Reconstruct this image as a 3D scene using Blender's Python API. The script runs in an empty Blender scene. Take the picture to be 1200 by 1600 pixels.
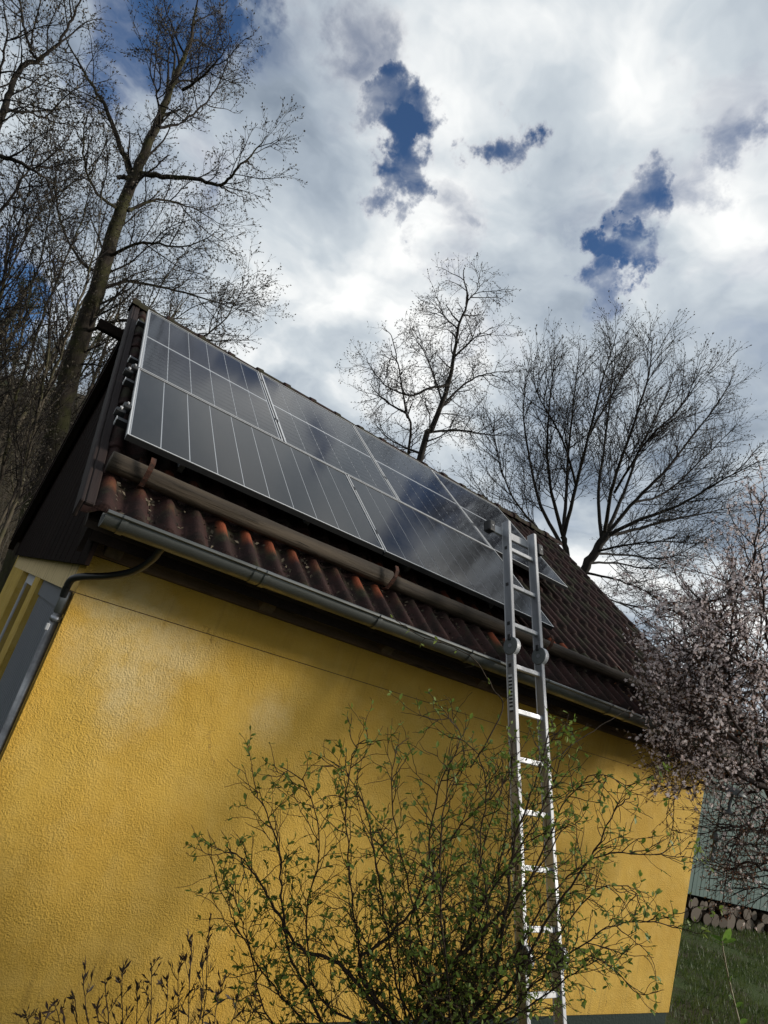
import bpy, bmesh, math, random
import numpy as np
from mathutils import Vector, Matrix
random.seed(7); rng = np.random.default_rng(7)
scene = bpy.context.scene
COL = scene.collection
R_ = math.radians

# ------------------------------------------------------------------ camera
CAM = np.array([-0.4775, -3.4806, 2.2802])
CR = np.array([[0.77972334, -0.55192716, 0.29564831],
               [-0.38511998, -0.05046191, 0.92148586],
               [0.49367410, 0.83236410, 0.25190451]])      # rows: right, up, forward
FPX = 962.1
cd = bpy.data.cameras.new('camera'); cam = bpy.data.objects.new('camera', cd); COL.objects.link(cam)
cd.sensor_fit = 'VERTICAL'; cd.sensor_height = 24; cd.sensor_width = 18
cd.lens = FPX / 1600 * 24; cd.clip_start = 0.05; cd.clip_end = 2000
M4 = Matrix.Identity(4)
for i in range(3):
    M4[i][0] = CR[0][i]; M4[i][1] = CR[1][i]; M4[i][2] = -CR[2][i]; M4[i][3] = CAM[i]
cam.matrix_world = M4
scene.camera = cam

def at(px, py, depth):
    """the place in the garden seen at a spot of the picture, at a given depth"""
    return Vector(CAM + depth * (CR.T @ np.array([(px - 600) / FPX, (800 - py) / FPX, 1.0])))
def dirpx(px, py):
    return Vector(CR.T @ np.array([(px - 600) / FPX, (800 - py) / FPX, 1.0])).normalized()

# ------------------------------------------------------------------ sky and sun
SUN_AZ, SUN_EL = R_(121), R_(21)
scene.view_settings.view_transform = 'Standard'; scene.view_settings.look = 'None'
scene.view_settings.exposure = 0.0; scene.view_settings.gamma = 1.0
w = bpy.data.worlds.new('World'); scene.world = w; w.use_nodes = True
wt = w.node_tree; wt.nodes.clear()
def build_world():
    N = wt.nodes.new; LK = wt.links.new
    out = N('ShaderNodeOutputWorld'); bg = N('ShaderNodeBackground'); bg.inputs['Strength'].default_value = 0.1
    LK(bg.outputs[0], out.inputs[0])
    sky = N('ShaderNodeTexSky'); sky.sky_type = 'NISHITA'; sky.sun_disc = False
    sky.sun_elevation = SUN_EL; sky.sun_rotation = SUN_AZ; sky.air_density = 1.0; sky.dust_density = 0.3; sky.ozone_density = 1.5
    tc = N('ShaderNodeTexCoord')
    def math_(op, a, b=None, c=None, clamp=False):
        n = N('ShaderNodeMath'); n.operation = op; n.use_clamp = clamp
        for i, v in enumerate((a, b, c)):
            if v is None: continue
            if isinstance(v, (int, float)): n.inputs[i].default_value = v
            else: LK(v, n.inputs[i])
        return n.outputs[0]
    def vmath(op, a, b=None, s=None):
        n = N('ShaderNodeVectorMath'); n.operation = op
        for i, v in enumerate((a, b)):
            if v is None: continue
            if isinstance(v, (tuple, list, Vector)): n.inputs[i].default_value = tuple(v)
            else: LK(v, n.inputs[i])
        if s is not None: n.inputs['Scale'].default_value = s
        return n.outputs['Value'] if op == 'DOT_PRODUCT' else n.outputs[0]
    def noise(vec, scale, detail, rough, dist=0.0):
        n = N('ShaderNodeTexNoise'); LK(vec, n.inputs['Vector'])
        n.inputs['Scale'].default_value = scale; n.inputs['Detail'].default_value = detail
        n.inputs['Roughness'].default_value = rough; n.inputs['Distortion'].default_value = dist
        return n
    def smooth(v, a, b):
        n = N('ShaderNodeMapRange'); n.interpolation_type = 'SMOOTHSTEP'
        LK(v, n.inputs[0]); n.inputs[1].default_value = a; n.inputs[2].default_value = b
        return n.outputs[0]
    d = vmath('NORMALIZE', tc.outputs['Generated'])
    sep = N('ShaderNodeSeparateXYZ'); LK(d, sep.inputs[0])
    zz = math_('ADD', math_('MAXIMUM', sep.outputs[2], 0.0), 0.32)
    comb = N('ShaderNodeCombineXYZ'); LK(math_('DIVIDE', sep.outputs[0], zz), comb.inputs[0]); LK(math_('DIVIDE', sep.outputs[1], zz), comb.inputs[1])
    p = comb.outputs[0]
    # cloud sheet: large banks, torn by finer turbulence, with gaps where the blue shows
    wn = noise(p, 3.0, 5, 0.55)
    pw = vmath('ADD', p, vmath('SCALE', vmath('SUBTRACT', wn.outputs['Color'], (0.5, 0.5, 0.5)), s=0.30))
    n1 = noise(vmath('ADD', pw, (1.3, 0.2, 0.0)), 2.2, 7, 0.55, 0.2)
    n4 = noise(pw, 8.0, 7, 0.53, 0.4)
    warp = noise(d, 8.0, 6, 0.62)
    dw = vmath('ADD', d, vmath('SCALE', vmath('SUBTRACT', warp.outputs['Color'], (0.5, 0.5, 0.5)), s=0.30))
    dw = vmath('NORMALIZE', dw)
    holes = None
    gaps = [(612, 165, 2.1, .85), (612, 225, 2.2, 1.0), (625, 283, 2.0, .95), (785, 240, 2.0, 1.0), (1000, 355, 1.9, .75), (968, 408, 1.8, 1.0),
            (938, 452, 1.8, .85), (1150, 170, 3.0, .6), (1060, 300, 2.6, .42), (240, 60, 4.2, .95), (225, 140, 3.0, .85), (290, 10, 4.0, .85), (18, 475, 3.0, 1.0),
            (895, 345, 2.2, .5), (690, 335, 2.6, .52), (325, 255, 2.2, .6), (560, 110, 3.2, .55), (420, 60, 3.4, .42)]
    for (px, py, rad, amt) in gaps:
        dt = vmath('DOT_PRODUCT', dw, dirpx(px, py))
        h = math_('MULTIPLY', smooth(dt, math.cos(R_(rad * 1.8)), math.cos(R_(rad * 0.1))), amt)
        holes = h if holes is None else math_('MAXIMUM', holes, h)
    val = math_('SUBTRACT', math_('MULTIPLY_ADD', n4.outputs['Fac'], 1.3, math_('MULTIPLY_ADD', n1.outputs['Fac'], 1.7, -0.80)), math_('MULTIPLY', holes, 1.05))
    cloud = smooth(val, -0.36, 0.60)
    n2 = noise(vmath('ADD', pw, (3.1, 1.7, 0.4)), 1.7, 5, 0.50, 0.2)
    n3 = noise(vmath('ADD', pw, (7.3, 4.2, 1.9)), 4.2, 6, 0.50, 0.2)
    br = math_('ADD', math_('MULTIPLY', n2.outputs['Fac'], 0.62), math_('MULTIPLY', n3.outputs['Fac'], 0.38))
    br = math_('ADD', br, math_('MULTIPLY', math_('SUBTRACT', 1.0, cloud), 0.13))       # lit rims round the gaps
    ramp = N('ShaderNodeValToRGB'); LK(br, ramp.inputs[0])
    e = ramp.color_ramp.elements
    e[0].position = 0.39; e[0].color = (2.3, 2.85, 3.6, 1)
    e[1].position = 0.60; e[1].color = (10.2, 10.3, 10.2, 1)
    m = ramp.color_ramp.elements.new(0.455); m.color = (4.1, 4.75, 5.5, 1)
    m = ramp.color_ramp.elements.new(0.52); m.color = (6.2, 6.8, 7.3, 1)
    # thin edges of the clouds let the blue through
    blue = N('ShaderNodeMix'); blue.data_type = 'RGBA'; blue.blend_type = 'MULTIPLY'; blue.inputs[0].default_value = 1.0
    LK(sky.outputs[0], blue.inputs[6]); blue.inputs[7].default_value = (0.60, 0.80, 1.05, 1)
    mix = N('ShaderNodeMix'); mix.data_type = 'RGBA'
    LK(cloud, mix.inputs[0]); LK(blue.outputs[2], mix.inputs[6]); LK(ramp.outputs[0], mix.inputs[7])
    LK(mix.outputs[2], bg.inputs['Color'])
build_world()
sd = bpy.data.lights.new('sun', 'SUN'); sd.energy = 4.1; sd.angle = R_(11); sd.color = (1.0, 0.94, 0.84)
sun = bpy.data.objects.new('sun', sd); COL.objects.link(sun)
tosun = Vector((math.cos(SUN_EL) * math.sin(SUN_AZ), math.cos(SUN_EL) * math.cos(SUN_AZ), math.sin(SUN_EL)))
sun.rotation_euler = tosun.to_track_quat('Z', 'Y').to_euler(); sun.location = (0, 0, 30)
scene.render.engine = 'CYCLES'
scene.cycles.max_bounces = 6; scene.cycles.transparent_max_bounces = 8

# ------------------------------------------------------------------ helpers
def tag(o, label=None, cat=None, group=None, kind=None):
    if label: o['label'] = label
    if cat: o['category'] = cat
    if group: o['group'] = group
    if kind: o['kind'] = kind
    return o
def thing(name, label, cat, loc=(0, 0, 0), group=None, mat=None):
    o = bpy.data.objects.new(name, None); COL.objects.link(o); o.empty_display_size = 0.1
    if mat is not None: o.matrix_world = mat
    else: o.location = loc
    return tag(o, label, cat, group)
def link(name, me, parent=None, mw=None):
    o = bpy.data.objects.new(name, me); COL.objects.link(o)
    if parent is not None: o.parent = parent
    if mw is not None: o.matrix_local = mw
    return o
def mesh(name, verts, faces, mat, smooth=False):
    me = bpy.data.meshes.new(name)
    if isinstance(verts, np.ndarray): verts = verts.tolist()
    me.from_pydata([tuple(v) for v in verts], [], faces)
    me.materials.append(mat); me.update()
    if smooth: me.polygons.foreach_set('use_smooth', [True] * len(me.polygons))
    return me
def fast_mesh(name, V, Fq, mat, smooth=False):
    """V (n,3) array, Fq (m,k) index array with the same number of corners everywhere"""
    V = np.asarray(V, np.float32); Fq = np.asarray(Fq, np.int32); m, k = Fq.shape
    me = bpy.data.meshes.new(name)
    me.vertices.add(len(V)); me.vertices.foreach_set('co', V.ravel())
    me.loops.add(m * k); me.loops.foreach_set('vertex_index', Fq.ravel())
    me.polygons.add(m); me.polygons.foreach_set('loop_start', np.arange(0, m * k, k, dtype=np.int32))
    if smooth: me.polygons.foreach_set('use_smooth', np.ones(m, bool))
    me.materials.append(mat); me.update(calc_edges=True); me.validate()
    return me
def box_bm(bm, lo, hi, mtx=None):
    vs = []
    for x in (lo[0], hi[0]):
        for y in (lo[1], hi[1]):
            for z in (lo[2], hi[2]):
                c = Vector((x, y, z)); vs.append(bm.verts.new(mtx @ c if mtx else c))
    for f in ((0, 1, 3, 2), (4, 6, 7, 5), (0, 4, 5, 1), (2, 3, 7, 6), (0, 2, 6, 4), (1, 5, 7, 3)):
        bm.faces.new([vs[i] for i in f])
def bm_mesh(name, bm, mat, bevel=0.0, smooth=False, segs=1):
    bmesh.ops.recalc_face_normals(bm, faces=bm.faces[:])
    if bevel: bmesh.ops.bevel(bm, geom=bm.edges[:], offset=bevel, segments=segs, affect='EDGES', profile=0.5)
    me = bpy.data.meshes.new(name); bm.to_mesh(me); bm.free(); me.materials.append(mat)
    if smooth: me.polygons.foreach_set('use_smooth', [True] * len(me.polygons))
    return me
def box(name, lo, hi, mat, parent=None, bevel=0.0, mtx=None, mw=None):
    bm = bmesh.new(); box_bm(bm, lo, hi, mtx)
    return link(name, bm_mesh(name, bm, mat, bevel), parent, mw)

class Tubes:
    """collects tapering branches; all share one ring resolution so the mesh is quads only"""
    def __init__(s, sides): s.k = sides; s.V = []; s.F = []; s.n = 0
    def add(s, pts, rad):
        P = np.asarray(pts, float); n = len(P); k = s.k
        if n < 2: return
        T = np.empty_like(P); T[1:-1] = P[2:] - P[:-2]; T[0] = P[1] - P[0]; T[-1] = P[-1] - P[-2]
        T /= np.linalg.norm(T, axis=1, keepdims=True) + 1e-9
        ref = np.array([0.31, 0.17, 0.93]) if abs(T[0][2]) < 0.9 else np.array([0.95, 0.2, 0.1])
        A = np.cross(T, ref); A /= np.linalg.norm(A, axis=1, keepdims=True) + 1e-9
        B = np.cross(T, A)
        an = np.arange(k) * 2 * math.pi / k
        rad = np.asarray(rad, float)[:, None, None]
        V = P[:, None, :] + rad * (np.cos(an)[None, :, None] * A[:, None, :] + np.sin(an)[None, :, None] * B[:, None, :])
        s.V.append(V.reshape(-1, 3))
        i = np.arange(n - 1)[:, None] * k; j = np.arange(k)[None, :]; j2 = (j + 1) % k
        F = np.stack([i + j, i + j2, i + k + j2, i + k + j], -1).reshape(-1, 4) + s.n
        s.F.append(F); s.n += n * k
    def mesh(s, name, mat, origin=(0, 0, 0), smooth=True):
        return fast_mesh(name, np.concatenate(s.V) - np.asarray(origin), np.concatenate(s.F), mat, smooth)

def sweep(name, pts, r, mat, parent=None, sides=10, cap=True):
    bm = bmesh.new(); P = [Vector(p) for p in pts]; rings = []
    rr = r if isinstance(r, (list, tuple)) else [r] * len(P)
    for i, p in enumerate(P):
        t = (P[min(i + 1, len(P) - 1)] - P[max(i - 1, 0)]).normalized()
        ref = Vector((0.1, 0.2, 0.97)) if abs(t.z) < 0.9 else Vector((0.97, 0.2, 0.1))
        a = t.cross(ref).normalized(); b = t.cross(a)
        rings.append([bm.verts.new(p + rr[i] * (math.cos(k * 2 * math.pi / sides) * a + math.sin(k * 2 * math.pi / sides) * b)) for k in range(sides)])
    for i in range(len(rings) - 1):
        for k in range(sides):
            bm.faces.new((rings[i][k], rings[i][(k + 1) % sides], rings[i + 1][(k + 1) % sides], rings[i + 1][k]))
    if cap: bm.faces.new(rings[0][::-1]); bm.faces.new(rings[-1])
    me = bm_mesh(name, bm, mat, 0)
    me.polygons.foreach_set('use_smooth', [len(p.vertices) == 4 for p in me.polygons])
    return link(name, me, parent)

# ------------------------------------------------------------------ materials
class Mat:
    def __init__(s, name, rough=0.6, spec=0.4, metal=0.0):
        s.m = bpy.data.materials.new(name); s.m.use_nodes = True; s.t = s.m.node_tree
        s.b = s.t.nodes['Principled BSDF']
        s.b.inputs['Roughness'].default_value = rough; s.b.inputs['Specular IOR Level'].default_value = spec
        s.b.inputs['Metallic'].default_value = metal
        s.tc = s.t.nodes.new('ShaderNodeTexCoord'); s.oi = None
    def N(s, t): return s.t.nodes.new(t)
    def L(s, a, b): s.t.links.new(a, b)
    def co(s, space='Object', scale=None, loc=None, rot=None):
        o = s.tc.outputs[space]
        if scale or loc or rot:
            mp = s.N('ShaderNodeMapping'); s.L(o, mp.inputs[0])
            if scale: mp.inputs['Scale'].default_value = scale
            if loc: mp.inputs['Location'].default_value = loc
            if rot: mp.inputs['Rotation'].default_value = rot
            o = mp.outputs[0]
        return o
    def noise(s, scale, detail=4, rough=0.55, vec=None, dist=0.0, out='Fac'):
        n = s.N('ShaderNodeTexNoise'); s.L(vec if vec is not None else s.co(), n.inputs['Vector'])
        n.inputs['Scale'].default_value = scale; n.inputs['Detail'].default_value = detail
        n.inputs['Roughness'].default_value = rough; n.inputs['Distortion'].default_value = dist
        return n.outputs[out]
    def ramp(s, v, stops, interp='LINEAR'):
        n = s.N('ShaderNodeValToRGB'); s.L(v, n.inputs[0]); n.color_ramp.interpolation = interp
        e = n.color_ramp.elements
        for i, (p, c) in enumerate(stops):
            c = c if isinstance(c, tuple) else (c, c, c)
            el = e[i] if i < 2 else e.new(p)
            el.position = p; el.color = (*c, 1)
        return n.outputs[0]
    def rng(s, v, a, b, c=0.0, d=1.0, smooth=True):
        n = s.N('ShaderNodeMapRange'); s.L(v, n.inputs[0])
        if smooth: n.interpolation_type = 'SMOOTHSTEP'
        for i, x in enumerate((a, b, c, d)): n.inputs[i + 1].default_value = x
        return n.outputs[0]
    def math(s, op, a, b=None, clamp=False):
        n = s.N('ShaderNodeMath'); n.operation = op; n.use_clamp = clamp
        for i, v in enumerate((a, b)):
            if v is None: continue
            if isinstance(v, (int, float)): n.inputs[i].default_value = v
            else: s.L(v, n.inputs[i])
        return n.outputs[0]
    def mix(s, f, a, b, mode='MIX'):
        n = s.N('ShaderNodeMix'); n.data_type = 'RGBA'; n.blend_type = mode
        for i, v in ((0, f), (6, a), (7, b)):
            if isinstance(v, (int, float)): n.inputs[i].default_value = v
            elif isinstance(v, tuple): n.inputs[i].default_value = (*v, 1)
            else: s.L(v, n.inputs[i])
        return n.outputs[2]
    def rand(s):
        if s.oi is None: s.oi = s.N('ShaderNodeObjectInfo')
        return s.oi.outputs['Random']
    def sep(s, vec=None):
        n = s.N('ShaderNodeSeparateXYZ'); s.L(vec if vec is not None else s.co(), n.inputs[0]); return n.outputs
    def color(s, v):
        if isinstance(v, tuple): s.b.inputs['Base Color'].default_value = (*v, 1)
        else: s.L(v, s.b.inputs['Base Color'])
        return s
    def rough(s, v): s.L(v, s.b.inputs['Roughness']); return s
    def bump(s, v, strength=0.5, dist=0.01):
        n = s.N('ShaderNodeBump'); s.L(v, n.inputs['Height']); n.inputs['Strength'].default_value = strength
        n.inputs['Distance'].default_value = dist; s.L(n.outputs[0], s.b.inputs['Normal']); return s
    def done(s): return s.m

MT = {}
def blob(m, x, z, rx, rz, vec):
    """a stain patch of its own shape at wall position x, z"""
    o = m.sep(vec)
    a = m.math('POWER', m.math('DIVIDE', m.math('SUBTRACT', o[0], x), rx), 2.0)
    b = m.math('POWER', m.math('DIVIDE', m.math('SUBTRACT', o[2], z), rz), 2.0)
    return m.math('SUBTRACT', 1.0, m.math('SQRT', m.math('ADD', a, b)), clamp=True)
def stucco(name, base, dark, pale, patches=True):
    m = Mat(name, 0.9, 0.25)
    big = m.noise(1.1, 5, 0.6); mid = m.noise(6.0, 5, 0.65)
    c = m.mix(m.rng(big, 0.35, 0.68), base, dark)
    c = m.mix(m.math('MULTIPLY', m.rng(mid, 0.42, 0.7), 0.35), c, pale)
    if patches:
        wv = m.N('ShaderNodeVectorMath'); wv.operation = 'ADD'
        nz = m.noise(2.6, 5, 0.65, out='Color'); sc = m.N('ShaderNodeVectorMath'); sc.operation = 'SCALE'; sc.inputs['Scale'].default_value = 0.38
        m.L(nz, sc.inputs[0]); m.L(sc.outputs[0], wv.inputs[0]); m.L(m.co(), wv.inputs[1])
        tot = None
        for (x, z, rx, rz, am) in ((0.66, 2.27, 0.52, 0.26, 0.8), (0.62, 2.05, 0.30, 0.34, 0.85), (0.42, 2.45, 0.45, 0.20, 0.9), (1.44, 2.07, 0.20, 0.25, 0.55), (0.34, 2.18, 0.26, 0.2, 0.5)):
            b = m.math('MULTIPLY', m.rng(blob(m, x, z, rx, rz, wv.outputs[0]), 0.0, 0.75), am)
            tot = b if tot is None else m.math('MAXIMUM', tot, b)
        gate = m.rng(m.noise(9.0, 4, 0.7), 0.30, 0.62, 0.45, 1.0)
        c = m.mix(m.math('MULTIPLY', tot, m.math('MULTIPLY', gate, 0.75)), c, (0.62, 0.50, 0.27))
        # rain streaks and dirt splashed up over the plinth
        o = m.sep()
        st = m.rng(m.noise(5.0, 4, 0.7, vec=m.co(scale=(3.2, 3.2, 0.22))), 0.52, 0.74)
        c = m.mix(m.math('MULTIPLY', m.math('MULTIPLY', st, m.rng(o[2], 1.0, 0.25)), 0.55), c, (0.20, 0.13, 0.035))
        rs = m.rng(m.noise(4.0, 5, 0.7, vec=m.co(scale=(4.5, 4.5, 0.16), loc=(3, 0, 0))), 0.50, 0.72)
        c = m.mix(m.math('MULTIPLY', m.math('MULTIPLY', rs, m.rng(m.math('ADD', o[2], m.math('MULTIPLY', big, 0.5)), 2.1, 2.65)), 0.35), c, (0.24, 0.15, 0.04))
        vc = m.N('ShaderNodeTexVoronoi'); vc.feature = 'DISTANCE_TO_EDGE'; vc.inputs['Scale'].default_value = 0.9
        m.L(wv.outputs[0], vc.inputs['Vector'])
        cr = m.math('MULTIPLY', m.rng(vc.outputs['Distance'], 0.0045, 0.0015), m.rng(m.noise(1.6, 3, 0.5), 0.50, 0.62))
        c = m.mix(m.math('MULTIPLY', cr, 0.55), c, (0.20, 0.12, 0.035))
        # orange, less bleached paint next to the corner and the eaves timber
        edge = m.math('MAXIMUM', m.rng(m.math('ADD', o[0], m.math('MULTIPLY', mid, 0.12)), 0.20, 0.05), m.math('MULTIPLY', m.rng(m.math('ADD', o[2], m.math('MULTIPLY', mid, 0.14)), 2.30, 2.45), 0.7))
        c = m.mix(m.math('MULTIPLY', edge, 0.5), c, (0.56, 0.31, 0.04))
        drop = m.rng(m.noise(38, 2, 0.5), 0.74, 0.80)
        c = m.mix(m.math('MULTIPLY', drop, 0.5), c, (0.22, 0.15, 0.05))
    m.color(c)
    g1 = m.noise(88, 4, 0.62, dist=0.5); v = m.N('ShaderNodeTexVoronoi'); m.L(m.co(), v.inputs['Vector']); v.inputs['Scale'].default_value = 120
    amp = m.rng(m.noise(3.4, 4, 0.6), 0.3, 0.7, 0.45, 1.2)
    h = m.math('ADD', m.math('MULTIPLY', g1, 1.0), m.math('MULTIPLY', v.outputs['Distance'], 0.4))
    trowel = m.noise(2.2, 3, 0.5, vec=m.co(scale=(1, 1, 2.2), rot=(0, 0.5, 0)))
    h = m.math('ADD', m.math('MULTIPLY', h, amp), m.math('MULTIPLY', trowel, 1.1))
    m.bump(h, 0.75, 0.010)
    return m.done()
MT['stucco'] = stucco('yellow_stucco', (0.57, 0.360, 0.068), (0.50, 0.300, 0.048), (0.60, 0.41, 0.12))
MT['stucco_gable'] = stucco('ochre_stucco', (0.50, 0.34, 0.07), (0.40, 0.26, 0.05), (0.60, 0.45, 0.17), False)
m = Mat('lintel_render', 0.9, 0.2); st = m.rng(m.noise(7, 5, 0.7, vec=m.co(scale=(1, 2.2, 0.25))), 0.5, 0.66)
m.color(m.mix(m.math('MULTIPLY', st, 0.8), (0.58, 0.45, 0.24), (0.20, 0.14, 0.07))).bump(m.noise(60), 0.5, 0.006); MT['lintel'] = m.done()
m = Mat('plinth_paint', 0.8, 0.3); m.color(m.mix(m.noise(5, 5, 0.7), (0.006, 0.018, 0.013), (0.013, 0.027, 0.021))).bump(m.noise(55), 0.6, 0.008); MT['plinth'] = m.done()

def wood(name, a, b, scale=(1, 1, 1), rough=0.75, bump=0.5, axis=0, rnd=0.0, crack=None):
    m = Mat(name, rough, 0.25)
    sc = [14.0, 14.0, 14.0]; sc[axis] = 0.9
    v = m.co(scale=tuple(x * y for x, y in zip(sc, scale)))
    g = m.noise(1.0, 6, 0.65, vec=v, dist=0.6); g2 = m.noise(3.2, 5, 0.6, vec=v)
    c = m.mix(m.rng(g, 0.3, 0.7), a, b)
    c = m.mix(m.math('MULTIPLY', m.rng(m.noise(2.3, 5, 0.6), 0.5, 0.7), 0.5), c, tuple(x * 0.45 for x in a))
    if crack: c = m.mix(m.rng(g2, 0.60, 0.68), c, crack)
    if rnd:
        c = m.mix(m.math('MULTIPLY', m.rand(), rnd), c, tuple(x * 0.4 for x in b))
    m.color(c).bump(m.math('ADD', g, m.math('MULTIPLY', g2, 0.8)), bump, 0.01)
    return m.done()
MT['log'] = wood('weathered_log', (0.078, 0.058, 0.038), (0.032, 0.024, 0.017), crack=(0.022, 0.016, 0.010), bump=1.0)
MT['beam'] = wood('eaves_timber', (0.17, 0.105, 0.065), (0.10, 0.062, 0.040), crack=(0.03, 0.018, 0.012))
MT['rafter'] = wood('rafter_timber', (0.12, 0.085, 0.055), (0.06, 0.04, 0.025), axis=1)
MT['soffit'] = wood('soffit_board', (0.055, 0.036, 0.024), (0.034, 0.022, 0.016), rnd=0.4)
MT['cladding'] = wood('brown_gable_board', (0.015, 0.0088, 0.0068), (0.010, 0.006, 0.005), axis=2, rnd=0.45, bump=0.35, rough=0.6)
MT['barge'] = wood('dark_barge_board', (0.022, 0.015, 0.012), (0.013, 0.010, 0.008), axis=1)

def tile_mat(name, orange):
    m = Mat(name, 0.85, 0.15)
    n = m.noise(9, 6, 0.7); big = m.noise(1.7, 4, 0.6, vec=m.co('Generated'))
    wn = m.N('ShaderNodeNewGeometry')
    base = m.mix(m.rand(), (0.040, 0.018, 0.015), (0.023, 0.012, 0.011))
    c = m.mix(m.rng(n, 0.38, 0.68), base, (0.019, 0.013, 0.011))
    li = m.rng(m.noise(60, 3, 0.6), 0.66, 0.74)
    c = m.mix(m.math('MULTIPLY', li, 0.45), c, (0.16, 0.15, 0.12))
    mo = m.rng(m.math('ADD', m.noise(3.1, 5, 0.65), m.math('MULTIPLY', m.rand(), 0.12)), 0.58, 0.70)
    c = m.mix(m.math('MULTIPLY', mo, 0.6), c, (0.040, 0.042, 0.022))
    if orange:
        o = m.sep()
        # clay left bright under the lip of the course above, worn differently on every tile
        k = m.math('ADD', o[1], m.math('MULTIPLY', m.math('SUBTRACT', n, 0.5), 0.10))
        f = m.math('MULTIPLY', m.rng(k, 0.16, 0.27), m.rng(m.math('ADD', m.rand(), m.math('MULTIPLY', m.noise(5.2, 3, 0.5), 0.8)), 0.72, 1.35))
        f = m.math('MULTIPLY', f, m.rng(o[2], 0.036, 0.058))
        c = m.mix(m.math('MULTIPLY', f, 0.75), c, (0.26, 0.062, 0.027))
        ms = m.math('MULTIPLY', m.rng(m.noise(22, 4, 0.65), 0.52, 0.62), m.rng(o[2], 0.030, 0.016))
        c = m.mix(ms, c, (0.036, 0.033, 0.014))
    m.color(c); m.rough(m.rng(n, 0.3, 0.7, 0.78, 0.95)); m.bump(m.noise(45, 5, 0.6), 0.8, 0.006)
    return m.done()
MT['tile'] = tile_mat('brown_clay_tile', False)
for k_ in ('cladding', 'barge'):
    MT[k_].node_tree.nodes['Principled BSDF'].inputs['Roughness'].default_value = 0.95; MT[k_].node_tree.nodes['Principled BSDF'].inputs['Specular IOR Level'].default_value = 0.06
MT['verge'] = wood('verge_dark', (0.024, 0.014, 0.012), (0.014, 0.010, 0.009), axis=1)
MT['tile_eave'] = tile_mat('worn_clay_tile', True)

def zinc(name, a, b, rough=0.42):
    m = Mat(name, rough, 0.5, 0.85)
    n = m.noise(7, 6, 0.65, vec=m.co(scale=(0.35, 1, 1))); n2 = m.noise(40, 3, 0.6)
    m.color(m.mix(m.rng(n, 0.3, 0.7), a, b)); m.rough(m.rng(n, 0.3, 0.7, rough - 0.1, rough + 0.2)); m.bump(n2, 0.15, 0.002)
    return m.done()
MT['zinc'] = zinc('zinc_sheet', (0.20, 0.205, 0.20), (0.10, 0.105, 0.10))
MT['pipe'] = zinc('zinc_pipe', (0.28, 0.28, 0.28), (0.13, 0.13, 0.135), 0.38)
m = Mat('black_hose', 0.38, 0.5); m.color((0.012, 0.012, 0.013)).bump(m.noise(90), 0.2, 0.002); MT['hose'] = m.done()
m = Mat('black_plastic', 0.5, 0.4); m.color(m.mix(m.noise(20), (0.010, 0.010, 0.011), (0.025, 0.025, 0.026))); MT['black'] = m.done()
m = Mat('rusty_iron', 0.85, 0.3); m.color(m.mix(m.rng(m.noise(40, 5, 0.7), 0.35, 0.65), (0.085, 0.032, 0.018), (0.028, 0.016, 0.012))).bump(m.noise(80), 0.5, 0.003); MT['rust'] = m.done()
def alu(name, a, b, rough, metal=0.9):
    m = Mat(name, rough, 0.5, metal)
    n = m.noise(6, 5, 0.65, vec=m.co(scale=(1, 1, 0.2))); sp = m.rng(m.noise(55, 4, 0.7), 0.58, 0.72)
    c = m.mix(m.rng(n, 0.3, 0.7), a, b); c = m.mix(m.math('MULTIPLY', sp, 0.35), c, (0.22, 0.21, 0.19))
    m.color(c); m.rough(m.rng(n, 0.3, 0.7, rough, rough + 0.2)); m.bump(m.noise(120, 2, 0.5, vec=m.co(scale=(1, 1, 0.05))), 0.12, 0.001)
    return m.done()
MT['alu'] = alu('ladder_aluminium', (0.40, 0.41, 0.44), (0.26, 0.27, 0.29), 0.42)  # darker copy: shade on the ladder rail sides is put into the colour
MT['alu_lit'] = alu('lit_aluminium', (0.50, 0.50, 0.51), (0.36, 0.36, 0.37), 0.5, 0.25)  # paler copy: light on the ladder's front faces is put into the colour
m = Mat('hinge_grey', 0.5, 0.4, 0.2); m.color(m.mix(m.noise(25, 5), (0.085, 0.095, 0.095), (0.15, 0.16, 0.16))).bump(m.noise(60), 0.2, 0.002); MT['hinge'] = m.done()
m = Mat('sticker_white', 0.6, 0.3); m.color((0.42, 0.43, 0.44)); MT['sticker'] = m.done()
m = Mat('panel_frame', 0.42, 0.5, 0.4); m.color(m.mix(m.noise(30), (0.72, 0.72, 0.72), (0.60, 0.60, 0.60))); MT['pframe'] = m.done()
def glassy(name, base, streak):
    m = Mat(name, 0.10, 0.23)
    dust = m.rng(m.noise(3.2, 7, 0.7, vec=m.co('Object', scale=(1, 0.6, 1))), 0.42, 0.72)
    sc = m.rng(m.noise(7.0, 6, 0.75, vec=m.co(scale=(1.6, 0.5, 1), rot=(0, 0, 0.6))), 0.60, 0.72)
    c = m.mix(m.math('MULTIPLY', dust, 0.35), base, streak); c = m.mix(m.math('MULTIPLY', sc, 0.22), c, (0.14, 0.14, 0.14))
    m.color(c); m.rough(m.math('ADD', m.math('MULTIPLY', dust, 0.10), 0.085))
    m.b.inputs['Coat Weight'].default_value = 0.0
    return m.done()
MT['cell_mono'] = glassy('half_cut_cell', (0.009, 0.0095, 0.013), (0.034, 0.035, 0.038))
MT['cell_plain'] = glassy('dark_cell', (0.010, 0.0105, 0.012), (0.034, 0.035, 0.037))
m = Mat('backsheet_white', 0.2, 0.5); m.color((0.33, 0.34, 0.36)); MT['backsheet'] = m.done()
m = Mat('garage_door', 0.5, 0.4); m.color(m.mix(m.noise(3, 4), (0.125, 0.135, 0.155), (0.165, 0.175, 0.195))); MT['door'] = m.done()
m = Mat('window_frame_white', 0.5, 0.4); m.color((0.52, 0.52, 0.54)); MT['wframe'] = m.done()
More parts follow.
